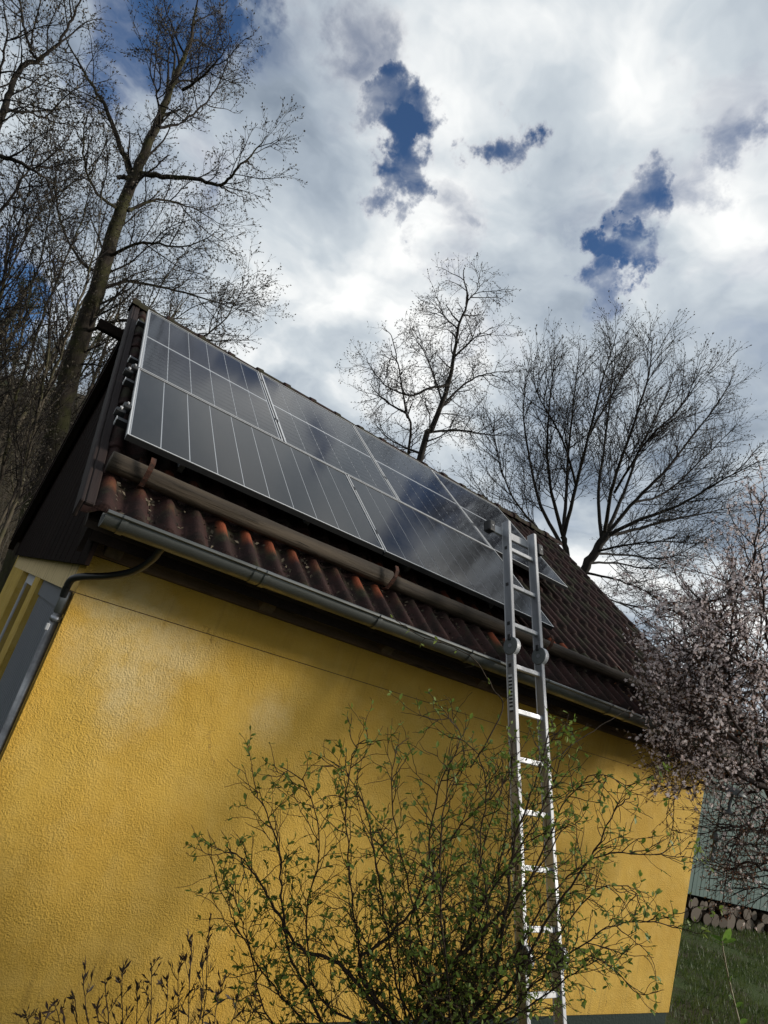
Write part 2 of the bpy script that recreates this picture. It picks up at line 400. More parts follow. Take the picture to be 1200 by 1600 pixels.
m = Mat('window_glass', 0.05, 0.5); m.color((0.012, 0.013, 0.016)); MT['glass'] = m.done()

def bark(name, a, b, moss=None, scale=9):
    m = Mat(name, 0.9, 0.2)
    v = m.co(scale=(1, 1, 0.35)); n = m.noise(scale, 6, 0.7, vec=v)
    c = m.mix(m.rng(n, 0.35, 0.66), a, b)
    if moss: c = m.mix(m.math('MULTIPLY', m.rng(m.noise(1.8, 5, 0.65), 0.44, 0.62), 0.75), c, moss)
    m.color(c).bump(n, 0.8, 0.03); return m.done()
MT['bark_mossy'] = bark('mossy_bark', (0.052, 0.042, 0.032), (0.020, 0.016, 0.013), (0.050, 0.050, 0.018))
MT['bark_grey'] = bark('grey_bark', (0.034, 0.029, 0.025), (0.016, 0.014, 0.012))
MT['bark_hill'] = bark('hill_bark', (0.10, 0.082, 0.058), (0.042, 0.034, 0.026), (0.066, 0.062, 0.030))
MT['twig'] = bark('twig_bark', (0.024, 0.019, 0.016), (0.013, 0.011, 0.010))
MT['bark_plum'] = bark('plum_bark', (0.050, 0.034, 0.028), (0.022, 0.015, 0.013))
MT['bark_bush'] = bark('rose_bark', (0.066, 0.044, 0.029), (0.030, 0.022, 0.015), scale=40)
MT['shoot'] = bark('green_shoot', (0.42, 0.38, 0.27), (0.26, 0.22, 0.14), scale=50)
def leaf(name, a, b, trans=0.35, rough=0.55):
    m = Mat(name, rough, 0.35)
    c = m.mix(m.rng(m.noise(4.0, 4, 0.6), 0.35, 0.65), a, b)
    m.color(c)
    tr = m.N('ShaderNodeBsdfTranslucent'); m.L(c, tr.inputs['Color'])
    mx = m.N('ShaderNodeMixShader'); mx.inputs[0].default_value = trans
    out = m.t.nodes['Material Output']; m.L(m.b.outputs[0], mx.inputs[1]); m.L(tr.outputs[0], mx.inputs[2]); m.L(mx.outputs[0], out.inputs['Surface'])
    return m.done()
MT['leaf'] = leaf('bush_leaf', (0.120, 0.185, 0.026), (0.200, 0.260, 0.050))
MT['leaf_dark'] = leaf('shrub_leaf', (0.050, 0.028, 0.017), (0.030, 0.023, 0.013))
MT['bud'] = leaf('bud_scale', (0.060, 0.050, 0.028), (0.040, 0.030, 0.020), 0.2)
MT['petal'] = leaf('petal', (0.76, 0.68, 0.67), (0.64, 0.53, 0.53), 0.4)
MT['calyx'] = leaf('calyx', (0.16, 0.065, 0.040), (0.11, 0.075, 0.035), 0.3)
MT['needle'] = leaf('needle', (0.022, 0.034, 0.014), (0.036, 0.046, 0.020), 0.15)
MT['grass'] = leaf('grass_blade', (0.050, 0.085, 0.018), (0.085, 0.115, 0.030), 0.3)
MT['brush'] = leaf('dry_brush', (0.075, 0.058, 0.038), (0.042, 0.036, 0.024), 0.2)

# ------------------------------------------------------------------ ground
def ground_z(x, y):
    def ss(a, b, v):
        t = min(1, max(0, (v - a) / (b - a))); return t * t * (3 - 2 * t)
    bank = 0.95 * ss(-0.7, -3.4, y) * (1 - 0.55 * ss(6, 14, x))
    hill = 15.0 * ss(12, 46, y) * ss(30, 8, x) * (0.75 + 0.25 * math.sin(x * 0.11 + 1))
    return bank + hill + (0.03 * math.sin(x * 1.7) * math.cos(y * 1.3) if (x > 6.3 or y < -0.8) else 0) * 1.0
m = Mat('lawn_soil', 0.95, 0.15)
g = m.rng(m.noise(1.3, 6, 0.65), 0.38, 0.60)
c = m.mix(g, (0.050, 0.043, 0.026), (0.042, 0.066, 0.018)); c = m.mix(m.math('MULTIPLY', m.rng(m.noise(26, 4, 0.7), 0.5, 0.7), 0.5), c, (0.10, 0.085, 0.05))
m.color(c).bump(m.noise(30, 5, 0.7), 0.8, 0.03); MT['ground'] = m.done()
m = Mat('leaf_litter_slope', 0.95, 0.15)
c = m.mix(m.rng(m.noise(0.8, 7, 0.7), 0.35, 0.65), (0.060, 0.047, 0.030), (0.030, 0.027, 0.016)); c = m.mix(m.rng(m.noise(6, 5, 0.7), 0.55, 0.7), c, (0.085, 0.068, 0.045))
m.color(c).bump(m.noise(5, 6, 0.7), 1.0, 0.2); MT['slope'] = m.done()
def grid(xs, ys):
    V = [(x, y, ground_z(x, y)) for y in ys for x in xs]; n = len(xs)
    F = [(j * n + i, j * n + i + 1, (j + 1) * n + i + 1, (j + 1) * n + i) for j in range(len(ys) - 1) for i in range(n - 1)]
    return V, F
xs = sorted(set([-400, -200, -100, -60, -40, -30, -22] + [-16 + i for i in range(0, 60)] + [50, 60, 80, 120, 200, 400]))
ys = sorted(set([-400, -150, -60, -30, -15, -10, -8] + [-6 + 0.4 * i for i in range(0, 46)] + [13 + 1.5 * i for i in range(26)] + [60, 90, 160, 400]))
V, F = grid(xs, ys); go = link('ground', mesh('ground', V, F, MT['ground'], True)); tag(go, kind='structure')
go.data.materials.append(MT['slope'])
for p_ in go.data.polygons:
    if p_.center.y > 13 and p_.center.x < 26: p_.material_index = 1

# ------------------------------------------------------------------ house
TH = 0.6224819; ct, st_ = math.cos(TH), math.sin(TH)
RO = Vector((-0.09116, -0.07767, 3.07053))           # lower left corner of the panel field, on the glass plane
def RP(x, v, off=0.0): return Vector((x, RO.y + v * ct - off * st_, RO.z + v * st_ + off * ct))
def RM(x, v, off=0.0):                                # frame on the roof: local x along the eave, y up the slope, z off the roof
    p = RP(x, v, off)
    return Matrix(((1, 0, 0, p.x), (0, ct, -st_, p.y), (0, st_, ct, p.z), (0, 0, 0, 1)))
L_ = 6.094; DEPTH = 5.9; ZW = 2.43; ZG = 2.2277
XV0, XV1 = -0.185, 6.28                                # verges
TO = -0.215                                           # height of the tile beds under the glass plane
RIDGE_V = 3.46
house = thing('yellow_house', 'small ochre yellow rendered house with steep brown tiled roof', 'house', (0, 0, 0))
box('front_wall', (0, 0, 0.252), (L_, 0.25, ZG - 0.0022), MT['stucco'], house)
box('front_wall', (0, 0, ZG + 0.0022), (L_, 0.25, ZW), MT['stucco'], house)
box('render_joint', (0.004, 0.010, ZG - 0.006), (L_ - 0.004, 0.24, ZG + 0.006), MT['beam'], house)
box('plinth', (0.012, 0.012, -0.4), (L_ - 0.012, 0.25, 0.249), MT['plinth'], house)
# gable wall with two openings (garage door, glazed door)
D0, D1, W0, W1, ZT = 0.12, 2.0, 2.45, 4.05, 2.22
for (a, b) in ((0.252, D0), (D1, W0), (W1, DEPTH)):
    if b > a: box('gable_wall', (0.002, a, -0.3), (0.28, b, ZT), MT['stucco_gable'], house)
box('lintel', (0.001, 0.252, ZT + 0.002), (0.28, DEPTH, ZW), MT['lintel'], house)
gd = box('garage_door', (0.045, D0, -0.2), (0.18, D1, ZT - 0.12), MT['door'], house)
box('header_panel', (0.03, 0.252, ZT - 0.118), (0.18, D1 - 0.002, ZT), MT['door'], house)
for i in range(20):
    y = D0 + 0.02 + i * 0.092
    box('door_rib', (0.040, y, -0.19), (0.0445, y + 0.078, ZT - 0.14), MT['door'], gd)
gl = box('glazed_door', (0.070, W0 + 0.03, -0.2), (0.11, W1 - 0.08, ZT - 0.1), MT['glass'], house)
box('frame', (0.06, W0 + 0.002, -0.2), (0.12, W0 + 0.03, ZT - 0.002), MT['wframe'], gl)
box('frame', (0.06, W1 - 0.08, -0.2), (0.12, W1 - 0.002, ZT - 0.002), MT['wframe'], gl)
box('frame', (0.06, W0 + 0.082, ZT - 0.1), (0.12, W1 - 0.082, ZT - 0.002), MT['wframe'], gl)
box('rear_wall', (0.002, DEPTH + 0.002, -0.3), (L_, DEPTH + 0.25, ZW), MT['stucco_gable'], house)
box('right_gable_wall', (L_ - 0.25, 0.252, -0.3), (L_ - 0.001, DEPTH, ZW), MT['stucco_gable'], house)
# roof shell
rv = RP(0, RIDGE_V, TO - 0.03); RY, RZ = rv.y, rv.z
ev = RP(0, -0.50, TO - 0.05); EY, EZ = ev.y, ev.z
def slab(name, x0, x1, prof, mat, parent, bevel=0):
    """prof: closed outline in (y, z), extruded along x"""
    n = len(prof); V = [(x0, y, z) for y, z in prof] + [(x1, y, z) for y, z in prof]
    F = [tuple(range(n))[::-1], tuple(range(n, 2 * n))] + [(i, (i + 1) % n, n + (i + 1) % n, n + i) for i in range(n)]
    bm = bmesh.new(); vs = [bm.verts.new(v) for v in V]
    for f in F: bm.faces.new([vs[i] for i in f])
    return link(name, bm_mesh(name, bm, mat, bevel), parent)
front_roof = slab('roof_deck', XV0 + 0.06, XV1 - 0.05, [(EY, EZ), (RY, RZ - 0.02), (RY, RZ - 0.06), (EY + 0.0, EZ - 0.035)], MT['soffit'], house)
rear_e = (2 * RY - EY, EZ)
rear_roof = slab('rear_roof', XV0 + 0.02, XV1 - 0.02, [(RY + 0.001, RZ + 0.03), (rear_e[0], rear_e[1] + 0.05), (rear_e[0], rear_e[1] - 0.03), (RY + 0.001, RZ - 0.06)], MT['tile'], house)
# gable boarding: vertical boards between the two slopes
XG = -0.055
def gz(y):   # underside of the roof at y
    zf = EZ + (y - EY) * st_ / ct; zr = EZ + (rear_e[0] - y) * st_ / ct
    return min(zf, zr) - 0.045
yb = -0.31; nb = 46; bw = (rear_e[0] - 0.14 - yb) / nb
for xg, nm in ((XG, 'gable_board'), (L_ + 0.04, 'gable_board')):
    for i in range(nb):
        a = yb + i * bw; b = a + bw - 0.0025
        prof = [(a, 2.365), (b, 2.365), (b, max(2.40, gz(b))), (a, max(2.40, gz(a)))]
        dx = 0.0015 * (i % 2)
        slab(nm, xg + dx, xg + 0.02 + dx, prof, MT['cladding'], house)
box('gable_backing', (XG + 0.026, -0.02, ZW + 0.002), (0.25, DEPTH, ZW + 0.06), MT['barge'], house)
slab('gable_core', XG + 0.026, 0.20, [(0.02, ZW + 0.062), (DEPTH - 0.02, ZW + 0.062), (RY, RZ - 0.11)], MT['barge'], house)
slab('gable_core', L_ - 0.2, L_ + 0.035, [(0.02, ZW + 0.062), (DEPTH - 0.02, ZW + 0.062), (RY, RZ - 0.11)], MT['barge'], house)
for xb in (XV0 + 0.075, XV1 - 0.08):
    slab('barge_board', xb, xb + 0.022, [(EY - 0.00, EZ - 0.04), (RY - 0.003, RZ - 0.065), (RY - 0.003, RZ - 0.20), (EY + 0.04, EZ - 0.15)], MT['barge'], house)
    slab('rear_barge_board', xb - 0.045, xb + 0.022, [(rear_e[0], EZ + 0.04), (RY + 0.003, RZ + 0.02), (RY + 0.003, RZ - 0.20), (rear_e[0] - 0.04, EZ - 0.15)], MT['barge'], house)
# purlin end
pe = at(155, 503, 1.0); apx = Vector((-0.40, RY + 0.1, RZ - 0.17))
box('ridge_purlin', (-0.40, RY - 0.03, RZ - 0.30), (0.3, RY + 0.06, RZ - 0.205), MT['barge'], house, 0.006)
# eaves: soffit boards, wall plate, rafter tails
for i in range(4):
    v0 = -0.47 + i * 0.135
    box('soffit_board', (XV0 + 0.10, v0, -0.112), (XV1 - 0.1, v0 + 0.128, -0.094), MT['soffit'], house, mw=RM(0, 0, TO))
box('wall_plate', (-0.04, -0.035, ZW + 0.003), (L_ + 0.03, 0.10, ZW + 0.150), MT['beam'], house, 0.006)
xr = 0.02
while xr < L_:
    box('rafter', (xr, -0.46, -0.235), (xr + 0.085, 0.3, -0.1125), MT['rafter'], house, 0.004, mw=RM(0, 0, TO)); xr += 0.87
box('fascia', (XV0 + 0.10, EY - 0.0, EZ - 0.085), (XV1 - 0.10, EY + 0.022, EZ - 0.036), MT['barge'], house)

# clay tiles: one mesh shared by every tile, two rolls on each
def tile_mesh(name, mat, wid=0.300, length=0.40):
    nx = 20; V = []; F = []
    xsn = [wid * i / nx for i in range(nx + 1)]
    def h(x):
        z = 0.0
        for c in (0.085, 0.235):
            t = abs(x - c) / 0.060
            if t < 1: z = max(z, 0.5 * (1 + math.cos(math.pi * t)))
        return 0.046 * z ** 0.75
    rows = [(-0.004, 0.004, 0.0), (0.0, 0.0, 0.019), (0.006, 0.0, 0.024), (0.2, 0.0, 0.013), (length, 0.0, 0.002)]
    for (y, dz, lift) in rows:
        for i, x in enumerate(xsn): V.append((x, y, h(x) * (0.92 if lift < 0.001 else 1) + lift + 0.012 * (lift > 0)))
    n = nx + 1
    for i in range(n): V[i] = (V[i][0], 0.001, V[i][2] - 0.004)     # underside of the front lip
    for r in range(len(rows) - 1):
        for i in range(nx): F.append((r * n + i, r * n + i + 1, (r + 1) * n + i + 1, (r + 1) * n + i))
    return mesh(name, V, F, mat, True)
tm, tme = tile_mesh('roof_tile', MT['tile']), tile_mesh('eave_tile', MT['tile_eave'])
ncol = 21; gauge = 0.333; tw = (XV1 - XV0 - 0.02) / ncol
for r in range(12):
    v = -0.53 + r * gauge
    for c in range(ncol):
        x = XV0 + 0.01 + c * tw
        me = tme if (r <= 1 and c < 13) else tm
        mw = RM(x, v, TO + random.uniform(-0.003, 0.003)) @ Matrix.Rotation(random.uniform(-0.018, 0.018), 4, 'Z') @ Matrix.Rotation(random.uniform(-0.015, 0.015), 4, 'Y') @ Matrix.Rotation(random.uniform(-0.01, 0.012), 4, 'X') @ Matrix.Diagonal((tw / 0.298, 1, 1, 1))
        if r == 11: mw = mw @ Matrix.Diagonal((1, 0.75, 1, 1))
        link('roof_tile', me, house, mw)
    for (xv, sgn) in ((XV0, 1), (XV1, -1)):          # verge tiles: a cheek hanging over the gable
        bm = bmesh.new(); box_bm(bm, (-0.012, 0, -0.050), (0.008, 0.345, 0.052)); box_bm(bm, (0.0085 if sgn > 0 else -0.058, 0.0, 0.030), (0.055 if sgn > 0 else -0.0125, 0.345, 0.052))
        vt = link('verge_tile', bm_mesh('verge_tile', bm, MT['verge'], 0.006), house, RM(xv, v, TO + 0.004) @ Matrix.Rotation(0.035, 4, 'X'))
def ridge_tile_mesh():
    V = []; F = []; k = 9; st = [(-0.02, 0.125), (0.05, 0.128), (0.055, 0.112), (0.37, 0.105)]
    for (x, r) in st:
        for i in range(k):
            a = math.pi * i / (k - 1); V.append((x, -r * math.cos(a), r * 0.80 * math.sin(a)))
    for s in range(len(st) - 1):
        for i in range(k - 1): F.append((s * k + i, s * k + i + 1, (s + 1) * k + i + 1, (s + 1) * k + i))
    F.append(tuple(range(k))[::-1])
    me = mesh('ridge_tile', V, F, MT['tile'], False)
    return me
rt = ridge_tile_mesh(); x = XV0 - 0.01
while x < XV1 - 0.1:
    link('ridge_tile', rt, house, Matrix.Translation((x, RY, RZ + 0.055 + random.uniform(-0.006, 0.006))) @ Matrix.Rotation(random.uniform(-0.02, 0.02), 4, 'Y')); x += 0.345

# gutter, brackets, hose and downpipe
GY, GZc, GR = -0.462, 2.600, 0.062
def half_round(name, x0, x1, r, mat, parent, wall=0.003, n=14, bead=True):
    V = []; F = []; prof = []
    for i in range(n + 1):
        a = math.pi + math.pi * i / n; prof.append((r * math.cos(a), r * math.sin(a)))
    if bead:
        bd = [(-r - 0.008 + 0.010 * math.cos(t), 0.004 + 0.010 * math.sin(t)) for t in [math.pi * 2 * i / 7 for i in range(7)]]
    prof = [(-r, 0.010)] + prof[0:] + [(r, 0.012), (r - wall, 0.012)] + [((r - wall) * math.cos(math.pi + math.pi * i / n), (r - wall) * math.sin(math.pi + math.pi * i / n)) for i in range(n, -1, -1)] + [(-r + wall, 0.010)]
    m_ = len(prof)
    for x in (x0, x1): V += [(x, y, z) for y, z in prof]
    F = [(i, (i + 1) % m_, m_ + (i + 1) % m_, m_ + i) for i in range(m_)]
    base = len(V)
    if bead:
        for x in (x0, x1): V += [(x, y, z + 0.006) for y, z in bd]
        F += [(base + i, base + (i + 1) % 7, base + 7 + (i + 1) % 7, base + 7 + i) for i in range(7)]
        F += [tuple(base + i for i in range(7)), tuple(base + 7 + i for i in range(6, -1, -1))]
    me = mesh(name, V, F, mat, False)
    me.polygons.foreach_set('use_smooth', [i < m_ for i in range(len(me.polygons))])
    o = link(name, me, parent, Matrix.Translation((0, GY, GZc)))
    return o
gut = half_round('gutter', XV0 + 0.10, XV1 - 0.05, GR, MT['zinc'], house)
ecap = mesh('end_cap', [(XV0 + 0.099, GR * math.cos(math.pi + math.pi * i / 12), GR * math.sin(math.pi + math.pi * i / 12)) for i in range(13)], [tuple(range(13))], MT['zinc'])
link('end_cap', ecap, gut)
xb = XV0 + 0.17
while xb < XV1 - 0.2:
    half_round('bracket', xb, xb + 0.03, GR + 0.005, MT['zinc'], gut).matrix_local = Matrix.Identity(4); xb += 0.735
for xj in (0.66, 3.9):
    half_round('sleeve', xj, xj + 0.05, GR + 0.0035, MT['zinc'], gut).matrix_local = Matrix.Identity(4)
hp = [at(262, 846, 2.90), at(250, 860, 2.93), at(238, 874, 2.97), at(210, 892, 3.03), at(170, 900, 3.06), at(130, 901, 3.09), at(113, 905, 3.10), at(104, 918, 3.11), at(99, 932, 3.115)]
def catmull(P, n=6):
    P = [Vector(p) for p in P]; out = []
    for i in range(len(P) - 1):
        p0, p1, p2, p3 = P[max(i - 1, 0)], P[i], P[i + 1], P[min(i + 2, len(P) - 1)]
        for k in range(n):
            t = k / n
            out.append(0.5 * ((2 * p1) + (p2 - p0) * t + (2 * p0 - 5 * p1 + 4 * p2 - p3) * t * t + (3 * p1 - p0 - 3 * p2 + p3) * t ** 3))
    out.append(P[-1]); return out
sweep('drain_hose', catmull(hp), 0.0185, MT['hose'], house, 12)
PX_, PY_ = at(97, 945, 3.12).x, at(97, 945, 3.12).y
ZH = at(99, 924, 3.115).z
dp = sweep('downpipe', [(PX_, PY_, ZH - 0.01), (PX_, PY_, -0.2)], 0.0215, MT['pipe'], house, 14)
sweep('socket', [(PX_, PY_, ZH + 0.012), (PX_, PY_, ZH), (PX_, PY_, ZH - 0.105), (PX_, PY_, ZH - 0.11)], [0.022, 0.0255, 0.0255, 0.022], MT['pipe'], dp, 14)
sweep('pipe_clamp', [(PX_, PY_, ZH - 0.125), (PX_, PY_, ZH - 0.15)], 0.0275, MT['alu'], dp, 14)
box('clamp_screw', (PX_ - 0.035, PY_ - 0.045, ZH - 0.20), (PX_ - 0.018, PY_ - 0.026, ZH - 0.165), MT['alu_lit'], dp, 0.003)
sweep('pipe_clamp', [(PX_, PY_, 1.30), (PX_, PY_, 1.27)], 0.0275, MT['alu'], dp, 14)

# ------------------------------------------------------------------ snow guard logs on hooks
def make_log(x0, x1, v, off, r, label, seed):
    rr = random.Random(seed)
    t = thing('log', label, 'log', tuple(RP(x0, v, off)), 'logs lying along the eave')
    V = []; F = []; n = int((x1 - x0) / 0.06); k = 18
    ph = [rr.uniform(0, 6.28) for _ in range(6)]
    for i in range(n + 1):
        x = (x1 - x0) * i / n
        for j in range(k):
            a = 2 * math.pi * j / k
            q = r * (1 + 0.035 * math.sin(3 * a + ph[0] + x * 0.8) + 0.03 * math.sin(2 * a - x * 1.7 + ph[1]) + 0.045 * math.sin(x * 2.9 + ph[2]) + 0.03 * math.sin(x * 6.1 + a * 2 + ph[5]) + rr.uniform(-0.016, 0.016))
            V.append((x, q * math.cos(a) + 0.008 * math.sin(x * 1.9 + ph[3]), q * math.sin(a) + 0.008 * math.sin(x * 1.3 + ph[4])))
    for i in range(n):
        for j in range(k): F.append((i * k + j, i * k + (j + 1) % k, (i + 1) * k + (j + 1) % k, (i + 1) * k + j))
    F.append(tuple(range(k))[::-1]); F.append(tuple(n * k + j for j in range(k)))
    link('trunk_wood', mesh('trunk_wood', V, F, MT['log'], True), t)
    return t
LV, LOFF = -0.168, TO + 0.118
make_log(-0.125, 1.69, LV, LOFF, 0.053, 'weathered grey log along the eave below the left solar panel', 3)
make_log(1.70, 4.92, LV + 0.004, LOFF - 0.004, 0.050, 'long weathered log along the eave passing behind the ladder', 5)
for xh in (0.055, 1.665, 3.2, 4.6):
    pts = [(xh, v_, o_) for v_, o_ in ((0.35, 0.055), (0.05, 0.060), (-0.09, 0.058), (-0.21, 0.058), (-0.234, 0.085), (-0.240, 0.13), (-0.236, 0.18), (-0.215, 0.215), (-0.180, 0.225))]
    bm = bmesh.new(); prev = None
    P = [RP(a, b, TO + c_) for a, b, c_ in pts]
    for p_, q_ in zip(P[:-1], P[1:]):
        dv = (q_ - p_); ln = dv.length; rot = dv.to_track_quat('Y', 'Z').to_matrix().to_4x4()
        box_bm(bm, (-0.013, 0, -0.0035), (0.013, ln + 0.003, 0.0035), Matrix.Translation(p_) @ rot)
    link('log_hook', bm_mesh('log_hook', bm, MT['rust']), house)

# ------------------------------------------------------------------ solar panels
PW, PH, GAP = 1.134, 1.722, 0.020
mono_cell = None
def cell_mesh(name, w_, h_, ch, mat):
    V = [(ch, 0, 0), (w_ - ch, 0, 0), (w_, ch, 0), (w_, h_ - ch, 0), (w_ - ch, h_, 0), (ch, h_, 0), (0, h_ - ch, 0), (0, ch, 0)]
    V2 = [(x, y, 0.0012) for x, y, z in V]
    F = [tuple(range(8, 16))] + [(i, (i + 1) % 8, 8 + (i + 1) % 8, 8 + i) for i in range(8)]
    return mesh(name, V + V2, F, mat)
def panel_frame(w_, h_, fw=0.011, dp=0.035):
    bm = bmesh.new()
    box_bm(bm, (0, 0, -dp), (w_, fw, 0)); box_bm(bm, (0, h_ - fw, -dp), (w_, h_, 0))
    box_bm(bm, (0, fw + 0.0005, -dp), (fw, h_ - fw - 0.0005, 0)); box_bm(bm, (w_ - fw, fw + 0.0005, -dp), (w_, h_ - fw - 0.0005, 0))
    return bm_mesh('frame', bm, MT['black'])
def panel_lip(w_, h_, fw=0.008):
    bm = bmesh.new()
    box_bm(bm, (-0.0005, -0.0005, 0.0004), (w_ + 0.0005, fw, 0.0034)); box_bm(bm, (-0.0005, h_ - fw, 0.0004), (w_ + 0.0005, h_ + 0.0005, 0.0034))
    box_bm(bm, (-0.0005, fw + 0.0005, -0.016), (fw, h_ - fw - 0.0005, 0.0034)); box_bm(bm, (w_ - fw, fw + 0.0005, 0.0004), (w_ + 0.0005, h_ - fw - 0.0005, 0.0034))
    return bm_mesh('frame_lip', bm, MT['pframe'])
lip_u, lip_l = panel_lip(PW, PH), panel_lip(PH, PW, 0.007)
fr_u, fr_l = panel_frame(PW, PH), panel_frame(PH, PW, 0.010)
cw, chh = 0.1815, 0.0905
cm_u = cell_mesh('half_cell', cw - 0.0065, chh - 0.0032, 0.006, MT['cell_mono'])
lw = (PH - 0.030) / 10
cm_l = cell_mesh('cell_strip', lw - 0.0075, PW - 0.034, 0.0, MT['cell_plain'])
bm = bmesh.new(); box_bm(bm, (0.0105, 0.0105, -0.012), (PW - 0.0105, PH - 0.0105, -0.0035)); bs_u = bm_mesh('backsheet', bm, MT['backsheet'])
bm = bmesh.new(); box_bm(bm, (0.0102, 0.0102, -0.012), (PH - 0.0102, PW - 0.0102, -0.0035)); bs_l = bm_mesh('backsheet', bm, MT['backsheet'])
ul = ['upright solar panel at the top left of the roof beside the verge', 'second upright solar panel from the left in the upper row', 'third upright solar panel from the left in the upper row', 'rightmost upright solar panel, behind the top of the ladder']
for i in range(4):
    t = thing('solar_panel', ul[i], 'solar panel', group='solar panels on the roof', mat=RM(RO.x + i * (PW + GAP), PW + GAP, 0) @ Matrix.Rotation(random.uniform(-0.002, 0.002), 4, 'X') @ Matrix.Rotation(random.uniform(-0.002, 0.002), 4, 'Y'))
    fo = link('frame', fr_u, t); link('frame_lip', lip_u, fo); link('backsheet', bs_u, t)
    for hf in range(2):
        for r in range(9):
            for c in range(6):
                link('half_cell', cm_u, t, Matrix.Translation((0.0225 + c * cw + 0.003, 0.026 + hf * (0.836) + r * chh + 0.0008 + (0.012 if hf else 0), -0.0032)))
ll = ['wide dark solar panel at the left of the lower row above the log', 'wide dark solar panel at the right of the lower row beside the ladder']
for i in range(2):
    t = thing('solar_panel', ll[i], 'solar panel', group='solar panels on the roof', mat=RM(RO.x + i * (PH + GAP), 0, 0) @ Matrix.Rotation(random.uniform(-0.0015, 0.0015), 4, 'X') @ Matrix.Rotation(random.uniform(-0.002, 0.002), 4, 'Y'))
    fo = link('frame', fr_l, t); link('frame_lip', lip_l, fo); link('backsheet', bs_l, t)
    for c in range(10):
        link('cell_strip', cm_l, t, Matrix.Translation((0.015 + c * lw + 0.0037, 0.017, -0.0032)))
mf = thing('mounting_frame', 'dark metal rails and clamps carrying the solar panels above the tiles', 'mounting rails', mat=RM(RO.x, 0, 0))
for (v, x1) in ((0.25, 2 * PH + 0.05), (0.93, 2 * PH + 0.05), (1.42, 4 * PW + 0.1), (2.50, 4 * PW + 0.1)):
    rl = box('rail', (-0.055, v - 0.02, -0.078), (x1, v + 0.02, -0.0365), MT['black'], mf)
    box('rail_end', (-0.060, v - 0.021, -0.079), (-0.0555, v + 0.021, -0.0355), MT['alu_lit'], rl)
    xx = 0.35
    while xx < x1:
        box('roof_hook', (xx, v - 0.06, -0.165), (xx + 0.035, v + 0.018, -0.079), MT['alu'], rl, 0.002); xx += 0.87
for (u, v) in [(PW + GAP / 2, 1.6), (PW + GAP / 2, 2.6), (2 * PW + 1.5 * GAP, 1.6), (2 * PW + 1.5 * GAP, 2.6), (3 * PW + 2.5 * GAP, 1.6), (3 * PW + 2.5 * GAP, 2.6), (PH + GAP / 2, 0.25), (PH + GAP / 2, 0.90)]:
    box('mid_clamp', (u - 0.017, v - 0.025, 0.0005), (u + 0.017, v + 0.025, 0.005), MT['black'], mf)
for (u, a_, b_) in ((PW + GAP / 2, PW + GAP, PW + GAP + PH), (2 * PW + 1.5 * GAP, PW + GAP, PW + GAP + PH), (3 * PW + 2.5 * GAP, PW + GAP, PW + GAP + PH), (PH + GAP / 2, 0.0, PW)):
    box('gap_strip', (u - 0.0085, a_ + 0.003, -0.034), (u + 0.0085, b_ - 0.003, -0.030), MT['black'], mf)
for v in (0.40, 1.13):
    e = box('end_clamp', (-0.045, v - 0.03, -0.045), (-0.002, v + 0.03, 0.004), MT['black'], mf, 0.006)
    sweep('bolt', [(-0.025, v, 0.004), (-0.025, v, 0.018)], 0.007, MT['alu_lit'], e, 8)
    box('clamp_foot', (-0.075, v - 0.075, -0.07), (-0.02, v - 0.034, -0.02), MT['black'], e, 0.005)
    sweep('bolt', [(-0.052, v - 0.055, -0.02), (-0.052, v - 0.055, -0.004)], 0.009, MT['alu_lit'], e, 8)

# ------------------------------------------------------------------ ladder
LT = Vector((2.4600, -0.3253, 3.3979)); la, lb = 0.343, -0.031
ld = Vector((-math.sin(lb), -math.sin(la) * math.cos(lb), -math.cos(la) * math.cos(lb))).normalized()   # down along the rails
lx = Vector((1, 0.0, 0)); lx = (lx - ld * lx.dot(ld)).normalized(); ln_ = lx.cross(-ld).normalized()      # ln_ points from the house to the front
LM = Matrix(((lx.x, ln_.x, -ld.x, LT.x), (lx.y, ln_.y, -ld.y, LT.y), (lx.z, ln_.z, -ld.z, LT.z), (0, 0, 0, 1)))
